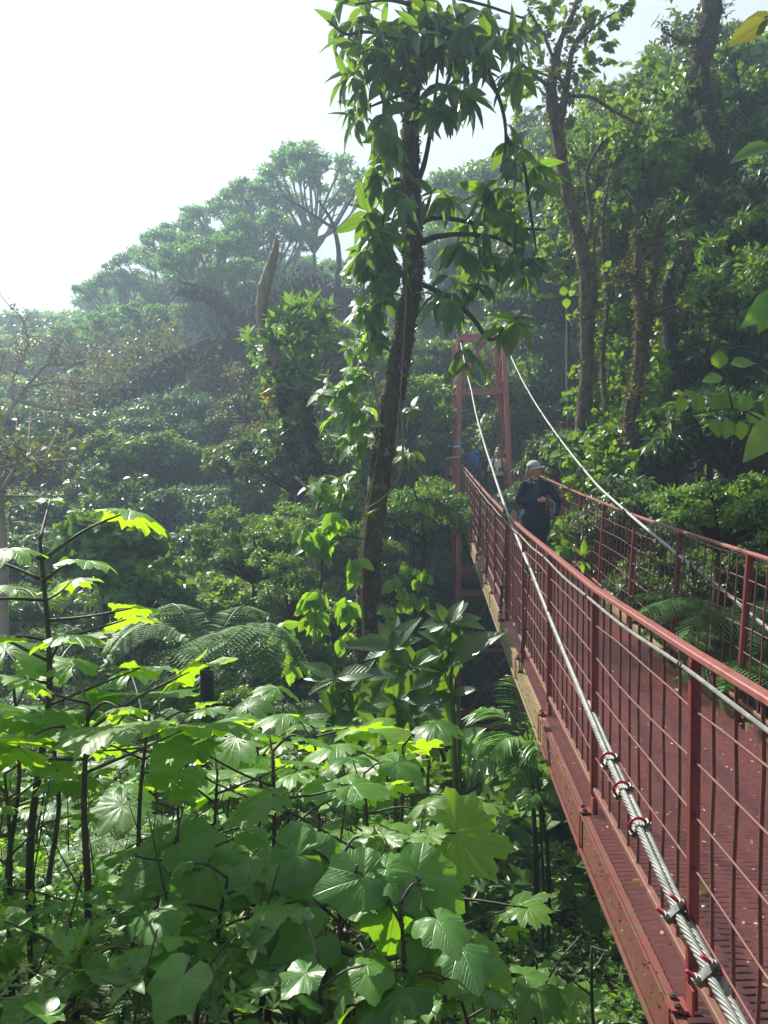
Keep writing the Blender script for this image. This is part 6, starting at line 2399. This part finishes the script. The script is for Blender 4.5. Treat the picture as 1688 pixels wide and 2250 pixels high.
def walking_woman():
    Y = 11.75
    x0 = (1176 - 844) / 1690 * Y
    c = (x0, Y, deck_z(Y) + .004)
    t = thing('person', c, 'person in navy jacket, black shorts and pale cap walking on the bridge', 'person')
    A = np.array
    hc = A([-.015, -.015, 1.545])
    yaw = R(52)
    m = MB()
    # legs: (hip, knee, ankle, toe)
    for hx, kx, ax, ky, ay in ((-.095, -.085, -.075, -.10, -.02), (.095, .085, .085, .02, .20)):
        hip, kn, an = A([hx, 0, .86]), A([kx, ky, .47]), A([ax, ay, .085])
        caps(m, hip, kn, .082, .053)
        caps(m, kn, kn + (an - kn) * .35, .052, .056)
        caps(m, kn + (an - kn) * .35, an, .056, .036)
        caps(m, an, A([ax, ay - .02, .05]), .036, .036)
    m.ell((0, 0, .92), (.17, .12, .14))
    m.ell((0, 0, 1.12), (.145, .105, .20))
    m.ell((0, 0, 1.28), (.17, .105, .13))
    caps(m, (0, .005, 1.33), (-.008, -.005, 1.45), .056, .050)
    caps(m, (-.14, 0, 1.32), (.14, 0, 1.32), .055, .055)
    sh = (A([-.172, 0, 1.305]), A([.178, .01, 1.305]))
    el = (A([-.255, -.03, 1.075]), A([.345, .04, 1.075]))
    wr = (A([.015, -.235, 1.095]), A([.300, -.07, .845]))
    for i in (0, 1):
        caps(m, sh[i], el[i], .047, .038)
        caps(m, el[i], wr[i], .038, .025)
    hand(m, wr[0], A([.9, -.25, .10]), A([.3, 1, -.3]), .75, .17, -1)
    hand(m, wr[1], A([-.35, -.3, -.85]), A([-1, .2, .2]), .70, .17, 1)
    hp, Mr = head_parts(m, hc, yaw, -.04, 1.08)
    body = remeshed(m, 'body', M['skin'], t, .0062, 3)
    face_bits(hp, Mr, t, 1.0)
    # jacket: hangs loose to the thigh, open at the neck
    m = MB()
    caps(m, (-.150, .005, 1.310), (-.05, .008, 1.345), .072, .070)
    caps(m, (.155, .010, 1.310), (.05, .008, 1.345), .072, .070)
    m.ell((0, .005, 1.24), (.205, .130, .17), 20, 12)
    m.ell((0, .0, 1.05), (.200, .140, .24), 20, 12)
    m.ell((0, .0, .82), (.235, .165, .22), 20, 12)
    caps(m, (-.10, 0, .80), (-.15, -.01, .66), .12, .115)
    caps(m, (.10, 0, .80), (.11, 0, .66), .12, .115)
    for i in (0, 1):
        caps(m, sh[i], el[i] + A([0, 0, .02]), .070, .060)
        caps(m, el[i], el[i] + (wr[i] - el[i]) * .86, .060, .042)
    for i in range(7):                              # sleeve creases
        f = i / 6
        p = el[0] + (wr[0] - el[0]) * f * .8
        m.ell(p + A([0, 0, .012 * (i % 2)]), (.026, .054 - .012 * f, .066 - .018 * f), 10, 8, Matrix.Rotation(.5 - .3 * (i % 2), 3, 'Y'))
    for z, dx in ((.98, .03), (.88, -.04), (.76, .05), (1.16, -.05)):
        m.ell((dx, -.075, z), (.13, .070, .028), 12, 8, Matrix.Rotation(.25 if dx > 0 else -.3, 3, 'Y'))
    j = remeshed(m, 'jacket', M['navy'], t, .009, 3)
    # collar flaps and zip edges
    m = MB()
    for s in (-1, 1):
        pts = [A([s * .060, .06, 1.420]), A([s * .088, -.03, 1.405]), A([s * .075, -.115, 1.345]), A([s * .050, -.145, 1.29])]
        Q = smooth_path(pts, 5)
        wd = np.interp(np.linspace(0, 1, len(Q)), [0, .5, 1], [.045, .050, .012])
        V, F = [], []
        for i, q in enumerate(Q):
            V += [q + A([0, 0, .012]), q + A([s * wd[i], .008, -.022]), q + A([s * wd[i] * .9, .016, -.026]), q + A([0, .010, .006])]
            if i:
                o = 4 * (i - 1)
                F += [(o, o + 1, o + 5, o + 4), (o + 1, o + 2, o + 6, o + 5), (o + 2, o + 3, o + 7, o + 6), (o + 3, o, o + 4, o + 7)]
        F += [(3, 2, 1, 0), tuple(4 * (len(Q) - 1) + i for i in (0, 1, 2, 3))]
        m.add(V, F)
    cc = m.build('collar', M['navy'], j)
    cc.location = (0, 0, 0)
    m = MB()
    m.ell((-.005, -.092, 1.255), (.080, .058, .125), 16, 12)
    m.ell((-.010, -.088, 1.14), (.062, .068, .12), 16, 12)
    remeshed(m, 'shirt', M['teal'], t, .008, 2)
    m = MB()
    caps(m, (-.095, 0, .84), (-.092, -.04, .62), .100, .100)
    caps(m, (.095, 0, .84), (.090, .01, .60), .100, .098)
    caps(m, (-.092, -.04, .62), (-.090, -.055, .545), .100, .102)
    caps(m, (.090, .01, .60), (.090, .02, .53), .098, .100)
    m.ell((0, 0, .86), (.18, .13, .12))
    remeshed(m, 'shorts', M['black'], t, .009, 3)
    for ax, ay in ((-.075, -.02), (.085, .20)):
        m = MB()
        caps(m, (ax, ay + .03, .045), (ax, ay - .06, .040), .042, .044)
        caps(m, (ax, ay - .06, .040), (ax - .003, ay - .145, .032), .044, .036)
        m.ell((ax, ay + .02, .075), (.044, .05, .04))
        s = remeshed(m, 'shoe', M['dark_cloth'], t, .007, 2)
        m = MB()
        m.box((ax, ay - .055, .010), (.084, .265, .020), None, .02)
        so = m.build('sole', M['white_cloth'], s)
        so.location = (0, 0, 0)
    # hair: tied low behind, escaping under the cap
    m = MB()
    m.ell(hp(0, .035, .010), (.079, .083, .080), 14, 10, Mr)
    caps(m, hp(0, .105, -.02), hp(-.012, .118, -.115), .026, .016)
    caps(m, hp(.055, .03, -.03), hp(.050, .050, -.085), .024, .012)
    caps(m, hp(-.055, .03, -.03), hp(-.050, .050, -.085), .024, .012)
    remeshed(m, 'hair', M['hair_brown'], t, .006, 2)
    cap_hat(hp, Mr, t, 1.08, M['grey_cap'], M['grey_cap'])
    t.scale = (1.035, 1.035, 1.035)
    b = thing('bottle', (c[0] + .118, c[1] - .315, c[2] + .955), 'dark drinking bottle held in front of the chest by the person in the pale cap', 'bottle')
    m = MB()
    m.tube([(0, 0, 0), (0, 0, .01), (0, 0, .125), (0, 0, .145), (0, 0, .155)], [.030, .033, .033, .026, .018], 14)
    m.tube([(0, 0, .153), (0, 0, .180)], [.019, .019], 12)
    q = m.build('bottle_body', M['bottle'], None, smooth=True)
    q.parent = b
    # small phone in the lowered hand
    m = MB()
    m.box((0, 0, 0), (.012, .070, .145), Matrix.Rotation(.25, 3, 'Y'), .004)
    q = m.build('phone', M['dark_cloth'])
    q.location = (c[0] + .255, c[1] - .115, c[2] + .80)
    tag(q, 'black phone in the lowered hand of the person in the pale cap', 'phone')


def far_person(px, Y, label, pose, H=1.72):
    x0 = (px - 844) / 1690 * Y
    t = thing('person', (x0, Y, deck_z(Y) + (.004 if Y <= 22 else .004)), label, 'person')
    A = np.array
    k = H / 1.70
    S = lambda v: A(v, float) * k
    lean = pose.get('lean', 0.0)          # towards -x
    hipz = .90
    def up(x, y, z):
        """upper body point, bent over the hips"""
        dz = z - hipz
        return S([x * 1.0 - math.sin(lean) * dz, y, hipz + dz * math.cos(lean)])
    turn = pose.get('turn', 0.0)
    def tp(x, y, z):
        q = rotz([x, y, z], turn)
        return up(q[0], q[1], q[2])
    m = MB()
    for s in (-1, 1):
        h = rotz([s * .09, 0, .88], turn)
        f = rotz([s * .10, pose.get('stride', .05) * s, .08], turn)
        kn = (h + f) / 2 + rotz([0, -.03, 0], turn)
        caps(m, S(h), S(kn), .085 * k, .055 * k)
        caps(m, S(kn), S(f), .055 * k, .038 * k)
        fo = rotz([s * .10, pose.get('stride', .05) * s - .14, .045], turn)
        caps(m, S(f) - [0, 0, .03], S(fo), .042 * k, .036 * k)
    m.ell(S([0, 0, .93]), (.155, .12, .13))
    m.ell(tp(0, 0, 1.15), (.15, .115, .22))
    caps(m, tp(-.14, 0, 1.36), tp(.14, 0, 1.36), .062 * k, .062 * k)
    hc = tp(*pose.get('head', (0, -.03, 1.565)))
    caps(m, tp(0, 0, 1.36), hc - [0, 0, .06], .052 * k, .050 * k)
    arms = pose['arms']
    for i, (e, w) in enumerate(arms):
        s = -1 if i == 0 else 1
        a = tp(s * .185, 0, 1.355)
        caps(m, a, S(e), .047 * k, .038 * k, 10)
        caps(m, S(e), S(w), .037 * k, .026 * k, 10)
        hand(m, S(w), unit(S(w) - S(e)), A([0, 0, -1.0]) if abs(S(w)[2] - S(e)[2]) < .2 else A([1.0 * -s, 0, 0]), .5, .18, s)
    hp, Mr = head_parts(m, hc, pose.get('yaw', 0), pose.get('pitch', 0), k * 1.02)
    remeshed(m, 'body', M[pose.get('skin', 'skin')], t, .010, 2)
    face_bits(hp, Mr, t, k)
    m = MB()
    caps(m, tp(-.14, 0, 1.355), tp(.14, 0, 1.355), .078 * k, .078 * k)
    m.ell(tp(0, 0, 1.20), (.19, .145, .22), 16, 10)
    m.ell(tp(0, 0, 1.02), (.18, .14, .18), 16, 10)
    for i, (e, w) in enumerate(arms):
        s = -1 if i == 0 else 1
        a = tp(s * .185, 0, 1.355)
        sl = pose.get('sleeve', .6)
        if sl > 0:
            caps(m, a, a + (S(e) - a) * min(1, sl), .070 * k, .060 * k, 10)
            if sl > 1:
                caps(m, S(e), S(e) + (S(w) - S(e)) * (sl - 1), .058 * k, .045 * k, 10)
    remeshed(m, 'top', M[pose['top']], t, .012, 2)
    m = MB()
    for s in (-1, 1):
        h = rotz([s * .09, 0, .90], turn)
        f = rotz([s * .10, pose.get('stride', .05) * s, .12], turn)
        kn = (h + f) / 2 + rotz([0, -.03, 0], turn)
        caps(m, S(h), S(kn), .105 * k, .080 * k)
        caps(m, S(kn), S(f), .080 * k, .062 * k)
    m.ell(S([0, 0, .95]), (.18, .14, .12))
    remeshed(m, 'trousers', M[pose['legs']], t, .012, 2)
    m = MB()
    hair = pose.get('hair', 'hair_dark')
    m.ell(hp(0, .022, .035), np.array([.082, .092, .082]) * k, 14, 10, Mr)
    if pose.get('bun'):
        m.ell(hp(0, .02, .125), np.array([.058, .055, .045]) * k, 12, 8, Mr)
        m.ell(hp(0, -.045, .055), np.array([.070, .050, .050]) * k, 12, 8, Mr)
        caps(m, hp(.075, 0, .0), hp(.08, -.01, -.07), .018 * k, .010 * k)
        caps(m, hp(-.075, 0, .0), hp(-.08, -.01, -.07), .018 * k, .010 * k)
    remeshed(m, 'hair', M[hair], t, .010, 2)
    if pose.get('cap'):
        cap_hat(hp, Mr, t, k, M[pose['cap'][0]], M[pose['cap'][1]])
    return t, tp, S


def people():
    walking_woman()
    # at the tower: one leaning on the rail with a blue backpack
    t, tp, S = far_person(1036, 21.35, 'person in a blue cap and dark blue shirt bent over the left railing', dict(lean=.38, turn=R(-90), yaw=R(-90), pitch=.25, head=(.0, -.03, 1.60),
        arms=[((-.33, -.20, 1.26), (-.52, -.10, 1.262)), ((-.34, .14, 1.26), (-.54, .06, 1.262))], top='blue_shirt', legs='dark_cloth', cap=('blue_cap', 'white_cloth'), sleeve=.65, stride=.08), 1.86)
    p = tp(0, .22, 1.22)
    w = Vector(world_loc(t))
    b = thing('backpack', tuple(w + Vector(p)), 'bright blue backpack on the back of the person bent over the left railing', 'backpack')
    m = MB()
    Mr = Matrix.Rotation(-.38, 3, 'Y')
    m.ell((0, 0, 0), (.13, .16, .27), 16, 12, Mr)
    m.ell((.07, 0, -.10), (.08, .13, .14), 14, 10, Mr)
    m.ell((.02, 0, .20), (.10, .13, .08), 14, 10, Mr)
    remeshed(m, 'pack_body', M['blue_pack'], b, .012, 3)
    m = MB()
    for s in (-1, 1):
        m.tube(smooth_path([(-.02, s * .10, .22), (-.20, s * .13, .27), (-.26, s * .12, .10), (-.12, s * .12, -.16)], 5), .018, 6)
    m.build('strap', M['dark_cloth']).parent = b
    # blond
    t, tp, S = far_person(1094, 20.4, 'person with blond tied-up hair and white top looking down beside the tower', dict(yaw=R(-25), pitch=.30, turn=R(-10),
        arms=[((-.27, -.05, 1.10), (-.05, -.22, 1.12)), ((.27, -.05, 1.10), (.12, -.24, 1.13))], top='white_cloth', legs='trouser', hair='hair_blond', bun=True, sleeve=0.0, stride=.06), 1.66)
    w = Vector(world_loc(t))
    m = MB()
    for s in (-1, 1):
        m.tube(smooth_path([tp(s * .10, .10, 1.28), tp(s * .11, 0, 1.45), tp(s * .12, -.125, 1.28), tp(s * .15, -.06, 1.08)], 5), .020, 6)
    m.ell(tp(0, .2, 1.2), (.13, .09, .2))
    o = m.build('shoulder_bag', M['dark_cloth'])
    o.location = w
    tag(o, 'dark backpack with straps over the white top of the blond person', 'backpack')
    m = MB()
    m.box((0, 0, 0), (.13, .05, .09), None, .01)
    m.tube([(0, -.02, 0), (0, -.09, 0)], .032, 12)
    o = m.build('camera_in_hands', M['dark_cloth'])
    o.location = w + Vector((.03, -.33, 1.10))
    o.name = 'photo_camera'
    tag(o, 'small dark camera held by the blond person by the tower', 'camera')
    far_person(1046, 24.0, 'dark-haired person in dark clothes standing behind the blue-capped one at the tower', dict(yaw=R(-60), arms=[((-.27, 0, 1.10), (-.24, -.15, .88)), ((.27, 0, 1.10), (.20, -.18, .92))], top='dark_cloth', legs='dark_cloth', cap=('dark_cloth', 'white_cloth'), sleeve=1.6, skin='skin2'), 1.76)
    far_person(1060, 24.9, 'shorter dark-clothed person half hidden farthest back at the tower', dict(yaw=R(10), arms=[((-.27, 0, 1.10), (-.24, -.15, .88)), ((.27, 0, 1.10), (.20, -.18, .92))], top='dark_cloth', legs='dark_cloth', sleeve=1.6, skin='skin2'), 1.66)
    far_person(996, 25.6, 'person in a pale shirt partly hidden behind the left tower legs', dict(yaw=R(120), turn=R(120), arms=[((-.25, 0, 1.10), (-.24, -.15, .88)), ((.25, 0, 1.10), (.20, -.18, .92))], top='white_cloth', legs='trouser', sleeve=.7, skin='skin2'), 1.62)


people()
# ------------------------------------------------------------------ misty air
def build_haze():
    m = bpy.data.materials.new('misty_air')
    m.use_nodes = True
    t = m.node_tree
    t.nodes.remove(t.nodes['Principled BSDF'])
    v = t.nodes.new('ShaderNodeVolumePrincipled')
    v.inputs['Color'].default_value = (0.62, 0.80, 1.0, 1)
    v.inputs['Density'].default_value = HAZE
    v.inputs['Anisotropy'].default_value = 0.35
    t.links.new(v.outputs[0], t.nodes['Material Output'].inputs['Volume'])
    mb = MB()
    x0, x1, y0, y1, z0, z1 = -115, 115, -16, 145, -6, 78
    mb.box(((x0 + x1) / 2, (y0 + y1) / 2, (z0 + z1) / 2), (x1 - x0, y1 - y0, z1 - z0))
    o = mb.build('haze', m)
    tag(o, 'thin bluish mist hanging over the valley and between the trees', 'haze', kind='stuff')


HAZE = 0.0033
build_haze()
